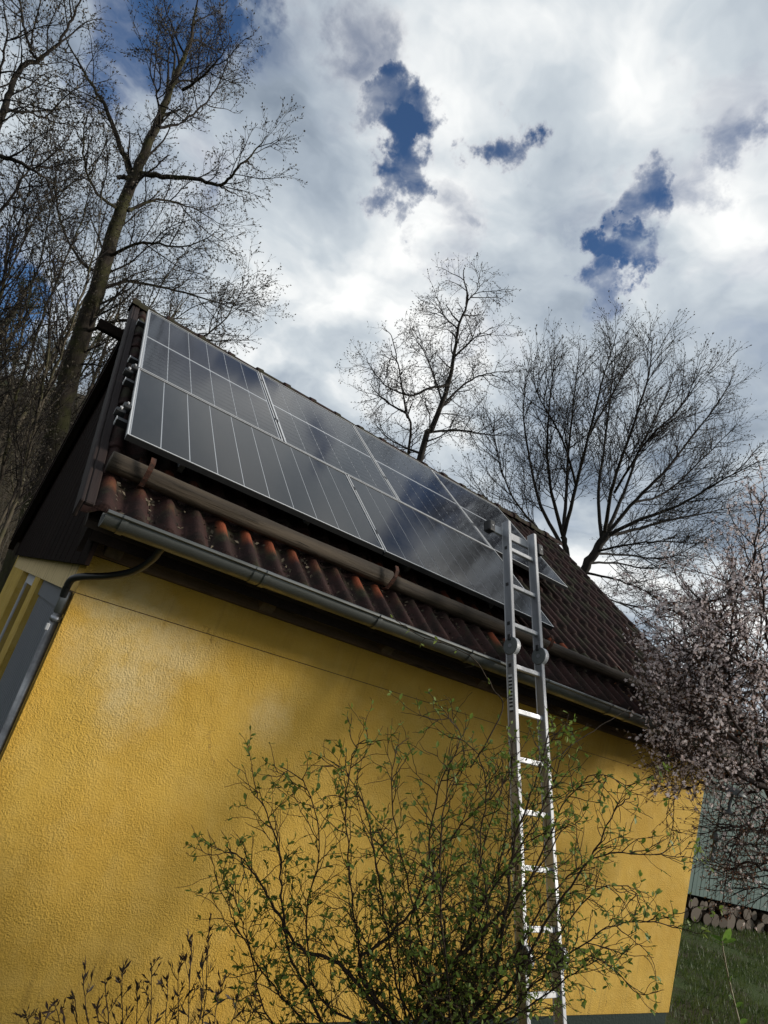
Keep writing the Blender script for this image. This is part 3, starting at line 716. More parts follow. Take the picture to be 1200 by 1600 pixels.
# local: x across, y (towards the house is +y if ln_ points away), z up along the rails; origin at left end of the top rung
if ln_.y > 0: FRONT = -1
else: FRONT = 1
ladder = thing('folding_ladder', 'aluminium folding ladder leaning on the gutter in front of the house', 'ladder', mat=LM)
LWID = 0.255; ZTOP = 0.215; HZ = -0.715; ZBOT = -3.62; HZ2 = -2.36
RD, RWD = 0.058, 0.024
def rail_mesh(z0, z1):
    bm = bmesh.new()
    box_bm(bm, (-RWD / 2, -RD / 2, z0), (RWD / 2, RD / 2, z1))
    me = bm_mesh('rail', bm, MT['alu'], 0.004)
    me.materials.append(MT['alu_lit'])
    return me
for xr_, sd_ in ((-RWD / 2, -1), (LWID + RWD / 2, 1)):
    for (z0, z1) in ((HZ + 0.03, ZTOP), (HZ2 + 0.03, HZ - 0.03), (ZBOT, HZ2 - 0.03)):
        rl = link('rail', rail_mesh(z0, z1), ladder, Matrix.Translation((xr_, 0, 0)))
        for sgn in (-1, 1):     # folded lips of the rail profile, their catching light painted as paler metal
            box('lip', (-RWD / 2 - 0.0012, sgn * RD / 2 - 0.004, z0 + 0.003), (RWD / 2 + 0.0012, sgn * RD / 2 + 0.004, z1 - 0.003), MT['alu_lit'], rl, 0.0015)
    for hz in (HZ, HZ2):
        bm = bmesh.new(); k = 28; r0 = 0.058
        for x0_, x1_, rr in ((-0.020, 0.020, r0),):
            a = [bm.verts.new((x0_, rr * math.cos(2 * math.pi * i / k), rr * math.sin(2 * math.pi * i / k))) for i in range(k)]
            b = [bm.verts.new((x1_, rr * math.cos(2 * math.pi * i / k), rr * math.sin(2 * math.pi * i / k))) for i in range(k)]
            bm.faces.new(a[::-1]); bm.faces.new(b)
            for i in range(k): bm.faces.new((a[i], a[(i + 1) % k], b[(i + 1) % k], b[i]))
        hg = link('hinge', bm_mesh('hinge', bm, MT['hinge'], 0.003), ladder, Matrix.Translation((xr_, FRONT * 0.012, hz)))
        box('hinge_plate', (-0.014, -0.028, -0.10), (0.014, 0.020, 0.10), MT['alu'], hg, 0.002)
        box('release_lever', (-0.030, -0.012, 0.035), (-0.0205, 0.012, 0.075), MT['black'], hg, 0.003)
        bm = bmesh.new()
        for i in range(k):
            a0, a1 = 2 * math.pi * i / k, 2 * math.pi * (i + 1) / k
            q = [bm.verts.new((x_, rr_ * math.cos(a_), rr_ * math.sin(a_))) for x_, rr_, a_ in ((-0.016, 0.0592, a0), (0.016, 0.0592, a0), (0.016, 0.0592, a1), (-0.016, 0.0592, a1))]
            bm.faces.new(q)
        link('band', bm_mesh('band', bm, MT['alu_lit']), hg)
        sweep('pivot', [(-0.0225, 0, 0), (-0.0205, 0, 0)], 0.014, MT['alu'], hg, 12)
rz = 0.0; idx = 0
while rz > -3.5:
    z = rz if rz > -3.6 else rz
    rg = box('rung', (0.0005, -0.014, z - 0.013), (LWID - 0.0005, 0.014, z + 0.013), MT['alu_lit'], ladder, 0.003)
    for g_ in range(3): box('tread_rib', (0.002, -0.010 + g_ * 0.008, z + 0.0132), (LWID - 0.002, -0.006 + g_ * 0.008, z + 0.0155), MT['alu'], rg)
    for xe in (-RWD - 0.0015, LWID + RWD + 0.0005):
        box('rung_end', (xe, -0.012, z - 0.012), (xe + 0.001, 0.012, z + 0.012), MT['black'], rg)
    rz -= 0.28; idx += 1
sb = box('stabiliser_bar', (-0.115, -FRONT * 0.043 - 0.012, 0.112), (LWID + 0.105, -FRONT * 0.043 + 0.012, 0.170), MT['alu_lit'], ladder, 0.003)
for xe in (-0.172, LWID + 0.098):
    bm = bmesh.new(); box_bm(bm, (xe, -FRONT * 0.043 - 0.032, 0.098), (xe + 0.06, -FRONT * 0.043 + 0.032, 0.185))
    ft = link('rubber_foot', bm_mesh('rubber_foot', bm, MT['black'], 0.012, segs=2), ladder)
    sweep('screw', [(xe + 0.03, -FRONT * 0.043 + FRONT * 0.031, 0.14), (xe + 0.03, -FRONT * 0.043 + FRONT * 0.036, 0.14)], 0.006, MT['alu_lit'], ft, 8)
stk = box('warning_label', (-RWD - 0.0018, -0.016, -1.12), (-RWD - 0.0006, 0.016, -0.90), MT['sticker'], ladder)
for i in range(9):
    z = -0.915 - i * 0.022
    box('label_print', (-RWD - 0.0026, -0.014, z - 0.012), (-RWD - 0.0019, 0.014, z), MT['black'], stk)
for xe in (-RWD - 0.004, LWID - 0.004):
    box('ladder_foot', (xe, -0.04, ZBOT - 0.04), (xe + 0.032, 0.04, ZBOT + 0.05), MT['black'], ladder, 0.006)

# ------------------------------------------------------------------ trees
rnd = random.Random(11)
def rvec(r):
    while True:
        v = Vector((r.uniform(-1, 1), r.uniform(-1, 1), r.uniform(-1, 1)))
        if 0.01 < v.length < 1: return v.normalized()
class Tree:
    def __init__(s, seed, wig=0.22, up=0.05, sides_big=8):
        s.r = random.Random(seed); s.big = Tubes(sides_big); s.small = Tubes(3); s.mid = Tubes(5)
        s.tips = []; s.wig = wig; s.up = up
    def path(s, pos, d, length, n, up=None, wig=None):
        P = [pos.copy()]; d = d.normalized(); h = length / n; up = s.up if up is None else up; wig = s.wig if wig is None else wig
        for i in range(n):
            d = (d + rvec(s.r) * wig + Vector((0, 0, up))).normalized(); P.append(P[-1] + d * h)
        return P
    def add(s, P, r0, r1):
        n = len(P); ac = [0.0]
        for i in range(n - 1): ac.append(ac[-1] + (P[i + 1] - P[i]).length)
        rad = [r0 + (r1 - r0) * q / (ac[-1] + 1e-9) for q in ac]
        (s.big if r0 > 0.035 else s.mid if r0 > 0.009 else s.small).add([tuple(p) for p in P], rad)
        return rad
    def shoots(s, P, rad, spec, level=0, start=0.15):
        """spec: list per level of (spacing, length, length jitter, angle, radius, steps, up, wiggle)"""
        if level >= len(spec): return
        spacing, ln, jit, ang, r0, steps, up, wig = spec[level]
        tot = sum((P[i + 1] - P[i]).length for i in range(len(P) - 1)); pos = tot * start + s.r.uniform(0, spacing)
        acc = 0.0
        for i in range(len(P) - 1):
            seg = (P[i + 1] - P[i]); L0 = seg.length
            if L0 < 1e-6: continue
            while pos < acc + L0:
                t = (pos - acc) / L0; q = P[i] + seg * t; dirn = seg.normalized()
                side = rvec(s.r).cross(dirn).normalized(); a = ang * s.r.uniform(0.6, 1.3)
                d = (dirn * math.cos(a) + side * math.sin(a)); frac = pos / tot
                l2 = ln * s.r.uniform(1 - jit, 1 + jit) * (1.12 - 0.55 * frac)
                rr = min(r0, 0.8 * (rad[i] + (rad[i + 1] - rad[i]) * t) + 0.0008) * s.r.uniform(0.7, 1.1)
                PP = s.path(q, d, l2, steps, up, wig); rd = s.add(PP, rr, max(rr * 0.35, 0.0011))
                if level == len(spec) - 1: s.tips.append((PP, level))
                else: s.tips.append((PP[-2:], level))
                s.shoots(PP, rd, spec, level + 1, 0.12)
                pos += spacing * s.r.uniform(0.55, 1.5)
            acc += L0
    def limb(s, pts, r0, r1, spec, start=0.15, sm=5, rough=0.02):
        P = catmull(pts, sm)
        P = [p + rvec(s.r) * rough * min(1, i * 0.5) for i, p in enumerate(P)]
        rad = s.add(P, r0, r1); s.shoots(P, rad, spec, 0, start); s.tips.append((P[-2:], 9)); return P
    def finish(s, name, label, cat, base, bark, twig, group=None):
        t = thing(name, label, cat, tuple(base), group)
        b = Vector(base)
        if s.big.V: link('trunk', s.big.mesh('trunk', bark, b), t)
        if s.mid.V: link('branches', s.mid.mesh('branches', twig, b), t)
        if s.small.V: tag(link('twigs', s.small.mesh('twigs', twig, b), t), kind='stuff')
        return t
def leaf_cards(spots, size, mat, name, parent, origin, r, ratio=0.45, fold=0.25, jit=0.4):
    """many small pointed leaves, two folded halves each; spots: (position, direction)"""
    n = len(spots)
    if not n: return None
    V = np.empty((n, 4, 3), np.float32)
    for i, (p, d) in enumerate(spots):
        d = d.normalized(); side = rvec(r).cross(d).normalized(); up = d.cross(side); s = size * r.uniform(1 - jit, 1 + jit)
        mid = p + d * s * 0.5
        V[i, 0] = p; V[i, 1] = mid + side * s * ratio * 0.5 + up * s * fold * 0.3; V[i, 2] = p + d * s; V[i, 3] = mid - side * s * ratio * 0.5 + up * s * fold * 0.3
    V = V.reshape(-1, 3) - np.asarray(origin, np.float32)
    base = np.arange(n)[:, None] * 4
    F = np.concatenate([base + np.array([[0, 1, 2]]), base + np.array([[0, 2, 3]])])
    o = link(name, fast_mesh(name, V, F, mat), parent); tag(o, kind='stuff'); return o

def tip_spots(tree, per, along=True, spread=0.4):
    out = []
    for P, lv in tree.tips:
        k = per if lv != 9 else 2
        for _ in range(k):
            i = tree.r.randrange(len(P) - 1); t = tree.r.random(); q = P[i].lerp(P[i + 1], t)
            out.append((q, (P[i + 1] - P[i]).normalized() + rvec(tree.r) * spread * 2))
        out.append((P[-1], (P[-1] - P[-2])))
    return out

# --- big leaning tree behind the gable
D = 13.0
def T(*pp, d=D, dj=0.0): return [at(x, y, d + (q[0] if q else dj)) for (x, y, *q) in pp]
fine = [(0.20, 1.25, 0.45, 0.85, 0.015, 6, 0.05, 0.24), (0.105, 0.50, 0.5, 0.80, 0.0058, 4, 0.06, 0.30), (0.085, 0.20, 0.5, 0.8, 0.0032, 3, 0.05, 0.3)]
fine2 = fine[1:]
A = Tree(1)
base = at(55, 900, D)
base = Vector((base.x, base.y, ground_z(base.x, base.y)))
tr = A.limb([base] + T((78, 715), (108, 590), (150, 455), (186, 340), (214, 268), (243, 200), (268, 135), (296, 70), (306, 8)), 0.35, 0.02, [(0.30, 1.5, 0.4, 0.8, 0.030, 7, 0.05, 0.22)] + fine[1:], 0.36, 6, 0.02)
A.limb(T((222, 272), (262, 276), (305, 279), (346, 289), (372, 262, -.4), (396, 238, -.5), (417, 212, -.6)), 0.060, 0.008, fine, 0.35)
A.limb(T((340, 288), (362, 300), (385, 312, .5)), 0.02, 0.005, fine2, 0.1)
A.limb(T((209, 284), (196, 248), (186, 222), (166, 170), (142, 130), (118, 88), (100, 55)), 0.070, 0.010, fine, 0.15)
A.limb(T((262, 160), (272, 110, .6), (270, 70, .8), (262, 30, 1)), 0.045, 0.008, fine, 0.1)
A.limb(T((286, 140), (318, 118, -.5), (345, 90, -.8), (360, 60, -1)), 0.035, 0.006, fine, 0.1)
A.limb(T((245, 200), (285, 190, .5), (330, 150, .9), (362, 85, 1.1)), 0.032, 0.006, fine, 0.25)
A.limb(T((250, 200), (245, 150, -.8), (235, 105, -1.2), (240, 60, -1.4)), 0.030, 0.006, fine, 0.2)
A.limb(T((200, 330), (245, 312, .6), (300, 325, 1), (345, 352, 1.2)), 0.036, 0.006, fine, 0.2)
A.limb(T((170, 400), (225, 380, -.7), (285, 385, -1), (345, 360, -1.2)), 0.038, 0.006, fine, 0.2)
A.limb(T((150, 455), (200, 440, .7), (262, 450, 1.2), (330, 470, 1.3), (398, 492, 1.4)), 0.040, 0.006, fine, 0.2)
A.limb(T((130, 520), (200, 500, -.5), (290, 530, -1), (345, 505, -1.1), (388, 440, -1.2)), 0.040, 0.006, fine, 0.25)
A.limb(T((160, 430), (120, 400, .5), (90, 330, .8), (85, 250, 1)), 0.042, 0.008, fine, 0.2)
A.limb(T((190, 330), (150, 300, -.5), (130, 240, -.9), (135, 180, -1)), 0.036, 0.008, fine, 0.2)
A.limb(T((208, 284), (196, 277), (184, 277)), 0.055, 0.045, [], 0.9)
tA = A.finish('leaning_tree', 'tall leaning bare tree with mossy trunk behind the roof gable', 'tree', base, MT['bark_mossy'], MT['twig'], 'bare trees behind the house')
leaf_cards(tip_spots(A, 2), 0.040, MT['bud'], 'buds', tA, base, A.r, 0.55)

# --- tree at the far left whose limbs enter from the left edge
B = Tree(2); D2 = 10.5
base = at(-60, 900, D2); base = Vector((base.x, base.y, ground_z(base.x, base.y)))
TB = lambda *pp: T(*pp, d=D2)
B.limb([base] + TB((-58, 620), (-45, 420), (-22, 250), (6, 176), (22, 124), (40, 102), (60, 94)), 0.20, 0.035, fine, 0.40)
B.limb(TB((60, 94), (92, 66), (112, 30), (125, 0), (130, -40)), 0.03, 0.008, fine, 0.05)
B.limb(TB((60, 94), (49, 80), (40, 48), (30, 5), (26, -40)), 0.03, 0.008, fine, 0.05)
B.limb(TB((8, 170), (45, 176, .5), (80, 188, .8), (120, 200, 1)), 0.032, 0.006, fine, 0.1)
B.limb(TB((-22, 240), (2, 246), (34, 256), (62, 272), (100, 300, .5)), 0.045, 0.008, fine, 0.1)
B.limb(TB((-10, 200), (0, 120, -.6), (10, 50, -.9), (5, -20, -1)), 0.03, 0.006, fine, 0.1)
B.limb(TB((-40, 380), (0, 330, .4), (40, 270, .6), (75, 200, .8)), 0.035, 0.006, fine, 0.2)
tB = B.finish('side_tree', 'bare tree whose limbs reach in at the upper left edge', 'tree', base, MT['bark_grey'], MT['twig'], 'bare trees behind the house')
leaf_cards(tip_spots(B, 2), 0.040, MT['bud'], 'buds', tB, base, B.r, 0.55)

# --- clump of many thin curved stems left of the leaning tree, one thing per rooted stem group
stems = [
 ([(20, 800), (45, 690), (85, 580), (125, 470), (150, 380), (160, 300)], 0.050, 'thin pale stem curving up just left of the leaning trunk'),
 ([(-10, 780), (20, 640), (58, 520), (95, 420), (128, 345), (150, 250)], 0.055, 'slender bare stem rising between the far left tree and the leaning trunk'),
 ([(-30, 720), (-5, 590), (30, 500), (62, 410), (80, 320), (92, 230)], 0.045, 'slim bare tree close to the left edge with upright twigs'),
 ([(-25, 660), (-10, 520), (8, 420), (20, 330), (45, 240)], 0.038, 'very thin bare stem right at the left edge'),
 ([(70, 830), (130, 690), (180, 600), (215, 520), (262, 430), (300, 380)], 0.045, 'bare stem leaning right behind the roof verge'),
 ([(90, 800), (150, 660), (205, 560), (270, 500), (330, 470), (385, 480)], 0.040, 'low bare stem spreading right over the panel corner'),
 ([(-20, 850), (30, 760), (60, 640), (75, 540), (80, 430), (70, 340)], 0.040, 'straight bare stem in front of the dark pine'),
 ([(30, 860), (60, 740), (100, 640), (150, 540), (190, 440), (225, 360)], 0.040, 'bare stem crossing behind the leaning trunk halfway up'),
 ([(-40, 640), (-10, 500), (25, 400), (70, 320), (120, 280), (165, 240)], 0.040, 'bare stem arching right below the far left limbs'),
 ([(-40, 560), (0, 450), (30, 350), (50, 270), (55, 190)], 0.035, 'short bare stem under the lowest far left limb'),
 ([(60, 860), (110, 760), (165, 680), (225, 610), (290, 570), (340, 520)], 0.034, 'lowest bare stem behind the gable reaching over the ridge'),
]
for i, (pp, r0, lab) in enumerate(stems):
    d = 11.0 + 0.9 * (i % 3) + (1.5 if i in (4, 5, 7, 10) else 0)
    S = Tree(20 + i, up=0.08); P = [at(x, y, d + 0.25 * math.sin(k * 1.7 + i)) for k, (x, y) in enumerate(pp)]
    b0 = Vector((P[0].x, P[0].y, ground_z(P[0].x, P[0].y)))
    S.limb([b0] + P, r0, 0.007, [(0.20, 1.35, 0.45, 0.62, 0.015, 6, 0.07, 0.18), (0.12, 0.46, 0.5, 0.7, 0.0065, 4, 0.06, 0.26), (0.12, 0.19, 0.4, 0.8, 0.0036, 2, 0.04, 0.3)], 0.30)
    t_ = S.finish('bare_stem_tree', lab, 'tree', b0, MT['bark_mossy'] if i % 2 else MT['bark_hill'], MT['twig'], 'bare trees behind the house')
    leaf_cards(tip_spots(S, 1), 0.045, MT['bud'], 'buds', t_, b0, S.r, 0.5)

# --- alder behind the ridge
Cc = Tree(3, wig=0.26); D3 = 22.0
base = at(640, 900, D3); base = Vector((base.x, base.y, ground_z(base.x, base.y)))
TC = lambda *pp: T(*pp, d=D3)
fa = [(0.17, 1.45, 0.45, 0.95, 0.018, 6, 0.03, 0.28), (0.13, 0.58, 0.5, 0.9, 0.0090, 4, 0.03, 0.32), (0.12, 0.26, 0.5, 0.9, 0.0060, 3, 0.02, 0.3)]
Cc.limb([base] + TC((655, 722), (675, 668), (700, 602), (711, 545), (717, 508), (731, 470), (724, 432), (726, 420)), 0.26, 0.014, [(0.42, 1.5, 0.4, 0.95, 0.032, 7, 0.03, 0.25)] + fa[1:], 0.45)
Cc.limb(TC((684, 642), (712, 612, .8), (743, 590, 1.2), (770, 582, 1.4), (795, 580, 1.5)), 0.060, 0.010, fa, 0.1)
Cc.limb(TC((700, 602), (672, 606, -.6), (640, 618, -1), (600, 600, -1.4), (572, 560, -1.6)), 0.055, 0.010, fa, 0.15)
Cc.limb(TC((690, 625), (668, 560, 1), (650, 530, 1.4), (640, 510, 1.5)), 0.042, 0.010, fa, 0.15)
Cc.limb(TC((708, 560), (742, 528, -1), (768, 512, -1.3)), 0.042, 0.010, fa, 0.1)
Cc.limb(TC((716, 515), (690, 490, .6), (672, 470, .8)), 0.032, 0.008, fa, 0.1)
Cc.limb(TC((731, 470), (748, 450), (756, 440)), 0.025, 0.008, fa, 0.1)
Cc.limb(TC((672, 675), (720, 672, .8), (770, 680, 1.2), (800, 668, 1.5)), 0.05, 0.010, fa, 0.1)
Cc.limb(TC((660, 710), (615, 690, .8), (590, 668, 1)), 0.05, 0.010, fa, 0.1)
t_ = Cc.finish('alder_tree', 'bare rounded tree rising behind the ridge left of the wide tree', 'tree', base, MT['bark_grey'], MT['twig'], 'bare trees behind the house')
leaf_cards(tip_spots(Cc, 1), 0.055, MT['bud'], 'buds', t_, base, Cc.r, 0.6)
C2 = Tree(33, wig=0.24); base = at(634, 900, 23.5); base = Vector((base.x, base.y, ground_z(base.x, base.y)))
C2.limb([base] + T((637, 712), (634, 645), (628, 600), (620, 562), (612, 525), (600, 515), d=23.5), 0.13, 0.012, [(0.34, 1.25, 0.4, 0.95, 0.026, 6, 0.03, 0.25)] + fa[1:], 0.5)
C2.limb(T((634, 645), (600, 625), (578, 600), d=23.5), 0.045, 0.01, fa, 0.1)
t_ = C2.finish('alder_tree', 'slim second bare tree left of the rounded one behind the ridge', 'tree', base, MT['bark_grey'], MT['twig'], 'bare trees behind the house')
leaf_cards(tip_spots(C2, 1), 0.055, MT['bud'], 'buds', t_, base, C2.r, 0.6)

# --- wide many-limbed tree behind the right verge
W = Tree(4, wig=0.14, up=0.06); D4 = 15.0
base = at(885, 1180, D4); base = Vector((base.x, base.y, ground_z(base.x, base.y)))
TW = lambda *pp: T(*pp, d=D4)
fw_ = [(0.125, 1.25, 0.4, 0.66, 0.012, 6, 0.06, 0.16), (0.12, 0.55, 0.45, 0.66, 0.0066, 4, 0.07, 0.18), (0.15, 0.20, 0.4, 0.7, 0.0046, 2, 0.05, 0.2)]
W.limb([base] + TW((900, 985), (912, 895), (932, 860), (948, 835)), 0.20, 0.10, [], 0.9)
W.limb([base + Vector((-0.5, 0.1, 0))] + TW((868, 960), (885, 880), (880, 838)), 0.12, 0.07, [], 0.9)
limbs = [
 [(948, 835), (985, 790), (1035, 740), (1075, 690, .6), (1115, 640, 1), (1140, 600, 1.2)],
 [(948, 838), (1000, 812, -.5), (1060, 790, -.9), (1120, 755, -1.2), (1185, 720, -1.3)],
 [(945, 838), (990, 828, .6), (1050, 812, 1), (1110, 800, 1.4), (1150, 790, 1.7)],
 [(948, 832), (975, 770, .8), (1000, 700, 1.4), (1040, 620, 1.8), (1060, 570, 2)],
 [(945, 832), (955, 770, -.6), (980, 690, -1), (1010, 600, -1.4), (1020, 530, -1.6)],
 [(940, 840), (935, 770, .5), (945, 690, .8), (955, 610, 1), (962, 550, 1.2)],
 [(880, 840), (900, 760, -.4), (920, 680, -.8), (940, 600, -1), (965, 520, -1.2)],
 [(880, 838), (885, 760, .6), (890, 680, 1), (900, 600, 1.2), (905, 545, 1.4)],
 [(880, 838), (862, 770, -.4), (855, 700, -.7), (860, 620, -.9), (868, 560, -1)],
 [(876, 850), (845, 790, .5), (828, 720, .9), (818, 650, 1.1), (822, 580, 1.3)],
 [(872, 860), (830, 815, -.4), (795, 765, -.8), (775, 700, -1), (772, 650, -1.1)],
 [(870, 870), (820, 840, .6), (775, 800, 1), (740, 750, 1.2)],
 [(930, 862), (985, 850, -.8), (1040, 846, -1.2), (1090, 850, -1.4)],
 [(920, 880), (965, 880, .6), (1010, 888, 1), (1060, 875, 1.2)],
 [(990, 785), (1040, 770, .8), (1100, 715, 1.2), (1150, 665, 1.5)],
 [(960, 770), (1010, 690, -1.2), (1060, 640, -1.6), (1095, 590, -1.8)],
 [(900, 760), (880, 690, -1.2), (838, 610, -1.6), (835, 570, -1.7)],
 [(920, 680), (960, 610, .8), (990, 560, 1.2)],
 [(915, 895), (960, 905, -.6), (1000, 920, -.9), (1040, 945, -1.1)],
 [(930, 865), (985, 868, .9), (1045, 872, 1.3), (1100, 842, 1.6)],
 [(905, 900), (940, 930, .5), (985, 950, .8), (1020, 975, 1)],
 [(872, 865), (820, 870, -.5), (780, 845, -.8), (745, 800, -1)],
]
for k, pp in enumerate(limbs): W.limb(TW(*pp), 0.050 if k < 10 else 0.034, 0.008, fw_, 0.16, rough=0.012)
t_ = W.finish('wide_tree', 'wide bare tree fanning out behind the right end of the roof', 'tree', base, MT['bark_grey'], MT['twig'], 'bare trees behind the house')
leaf_cards(tip_spots(W, 1, spread=0.2), 0.040, MT['bud'], 'buds', t_, base, W.r, 0.5)

# --- wooded slope at the left: bare trunks and dark pines
HB = [(-3.5, 24), (-1.2, 27), (0.6, 25), (-5.5, 30), (2.0, 31), (-2.2, 33), (4.0, 35), (-0.2, 37), (-7.5, 35), (2.6, 41), (-4.5, 40), (6.0, 29), (-1.7, 21), (0.9, 20)]
hl = ['leftmost', 'second', 'third', 'fourth', 'fifth', 'sixth', 'seventh', 'eighth', 'ninth', 'tenth', 'eleventh', 'twelfth', 'thirteenth', 'fourteenth']
for i, (x, y) in enumerate(HB):
    S = Tree(60 + i, wig=0.16, up=0.05); b0 = Vector((x, y, ground_z(x, y) - 0.2)); hgt = rnd.uniform(7, 11); lean = Vector((rnd.uniform(-.12, .2), rnd.uniform(-.1, .1), 1))
    P = S.path(b0, lean, hgt, 10, 0.04, 0.06)
    rd = S.add(P, rnd.uniform(0.10, 0.19), 0.02)
    S.shoots(P, rd, [(0.42, 2.0, 0.5, 0.75, 0.035, 6, 0.06, 0.2), (0.30, 0.75, 0.5, 0.75, 0.016, 4, 0.05, 0.25)], 0, 0.12)
    S.finish('hillside_tree', 'one of the slim bare trees on the wooded slope at the far left', 'tree', b0, MT['bark_hill'], MT['bark_hill'], 'bare trees on the wooded slope')
def pine(x, y, hgt, lab, seed):
    S = Tree(seed, wig=0.1, up=-0.01); b0 = Vector((x, y, ground_z(x, y) - 0.3)); P = S.path(b0, Vector((0.02, 0, 1)), hgt, 10, 0.02, 0.02); rd = S.add(P, 0.16, 0.02)
    S.shoots(P, rd, [(0.22, 1.7, 0.35, 1.45, 0.03, 5, -0.02, 0.12), (0.22, 0.55, 0.4, 0.9, 0.012, 3, 0.0, 0.2)], 0, 0.3)
    t = S.finish('pine_tree', lab, 'tree', b0, MT['bark_hill'], MT['bark_hill'], 'dark pines on the wooded slope')
    sp = []
    for PP, lv in S.tips:
        for _ in range(26 if lv == 1 else 8):
            k = S.r.randrange(len(PP) - 1); sp.append((PP[k].lerp(PP[k + 1], S.r.random()), (PP[k + 1] - PP[k]).normalized() + rvec(S.r) * 1.2))
    o = leaf_cards(sp, 0.20, MT['needle'], 'crown', t, b0, S.r, 0.16)
pine(-0.8, 29.5, 8.0, 'dark green pine on the slope close to the leaning trunk', 91)
pine(-3.6, 31.5, 8.5, 'dark green pine at the left edge of the picture', 92)
# dry undergrowth on the slope
U = Tubes(3); r_ = random.Random(5)
for i in range(3800):
    x, y = r_.uniform(-9, 9), r_.uniform(15, 40); p = Vector((x, y, ground_z(x, y))); h = r_.uniform(0.5, 2.2); d = Vector((r_.uniform(-.6, .6), r_.uniform(-.6, .6), 1)).normalized()
    q = p + d * h * 0.5; U.add([p, q, q + (d + Vector((r_.uniform(-.5, .5), r_.uniform(-.5, .5), 0))).normalized() * h * 0.5], [0.014, 0.010, 0.004])
u_ = link('undergrowth', U.mesh('undergrowth', MT['brush'])); tag(u_, 'dry brown undergrowth of bare brambles covering the wooded slope', 'undergrowth', kind='stuff')

# ------------------------------------------------------------------ green shed, firewood and lawn on the right
def at_z(px, py, z):
    v = at(px, py, 1.0) - Vector(CAM); return Vector(CAM) + v * ((z - CAM[2]) / v.z)
SA, SB_ = at_z(1077, 1397, 0.42), at_z(1200, 1424, 0.42)
sh0 = Vector((SA.x, SA.y, 0)); sdir = Vector((SB_.x - SA.x, SB_.y - SA.y, 0)).normalized(); snrm = Vector((sdir.y, -sdir.x, 0))
sh0 = sh0 - sdir * 1.0
zb = SA.z
SM = Matrix(((sdir.x, -snrm.x, 0, sh0.x), (sdir.y, -snrm.y, 0, sh0.y), (0, 0, 1, 0), (0, 0, 0, 1)))     # local x along the front, y into the shed
m = Mat('shed_green_board', 0.6, 0.3); c = m.mix(m.rng(m.noise(5, 5, 0.6, vec=m.co(scale=(1, 1, 0.2))), 0.3, 0.7), (0.130, 0.185, 0.165), (0.095, 0.145, 0.128)); c = m.mix(m.math('MULTIPLY', m.rand(), 0.4), c, (0.085, 0.13, 0.115)); m.color(c).bump(m.noise(30, vec=m.co(scale=(1, 1, 0.1))), 0.3, 0.004); MT['shed'] = m.done()
m = Mat('shed_roofing', 0.8, 0.3); m.color(m.mix(m.noise(6, 5), (0.06, 0.055, 0.05), (0.10, 0.095, 0.085))); MT['shedroof'] = m.done()
m = Mat('firewood_end', 0.85, 0.2); rr_ = m.N('ShaderNodeTexWave'); rr_.wave_type = 'RINGS'; rr_.rings_direction = 'Y'; m.L(m.co(), rr_.inputs['Vector']); rr_.inputs['Scale'].default_value = 28; rr_.inputs['Distortion'].default_value = 2.0
c = m.mix(rr_.outputs['Fac'], (0.11, 0.088, 0.068), (0.17, 0.14, 0.11)); c = m.mix(m.math('MULTIPLY', m.rand(), 0.5), c, (0.12, 0.095, 0.075)); m.color(c); MT['wood_end'] = m.done()
shed = thing('green_shed', 'green shed clad in narrow vertical boards beyond the right corner', 'shed', mat=SM)
SH, SLN, SD = 3.3, 8.0, 4.0
box('core', (0.02, 0.03, zb + 0.02), (SLN - 0.02, SD, SH), MT['barge'], shed)
bwid = 0.105; i = 0
while i * bwid < SLN:
    x0 = i * bwid
    if not (3.1 < x0 + 0.05 < 4.2):
        box('board', (x0 + 0.004, 0.0 + 0.004 * (i % 2), zb), (x0 + bwid - 0.008, 0.0295, SH + 0.2), MT['shed'], shed)
    else:
        box('board', (x0 + 0.004, 0.0, zb), (x0 + bwid - 0.008, 0.0295, 1.35), MT['shed'], shed)
        box('board', (x0 + 0.004, 0.0, 2.35), (x0 + bwid - 0.008, 0.0295, SH + 0.2), MT['shed'], shed)
    i += 1
for yb_ in range(1, 36): box('side_board', (-0.012, yb_ * 0.11 - 0.06, zb), (0.018, yb_ * 0.11 + 0.04, SH + 0.2), MT['shed'], shed)
wn = box('window_pane', (3.15, 0.02, 1.40), (4.12, 0.028, 2.30), MT['glass'], shed)
for (a, b, c_, d_) in ((3.09, 3.155, 1.35, 2.35), (4.115, 4.18, 1.35, 2.35), (3.157, 4.113, 1.35, 1.405), (3.157, 4.113, 2.295, 2.35)):
    box('window_frame', (a, -0.02, c_), (b, 0.03, d_), MT['wframe'], wn)
box('shed_roof', (-0.4, -0.5, SH + 0.202), (SLN + 0.4, SD + 0.4, SH + 0.32), MT['shedroof'], shed)
for x0 in (0.1, 2.4, 4.7, 7.4): box('foundation_post', (x0, 0.12, -0.3), (x0 + 0.25, 0.4, zb + 0.018), MT['shedroof'], shed)
MT['fw_bark'] = bark('firewood_bark', (0.10, 0.075, 0.055), (0.045, 0.034, 0.026))
fr = random.Random(8); k = 0
x = 0.7; row0 = []
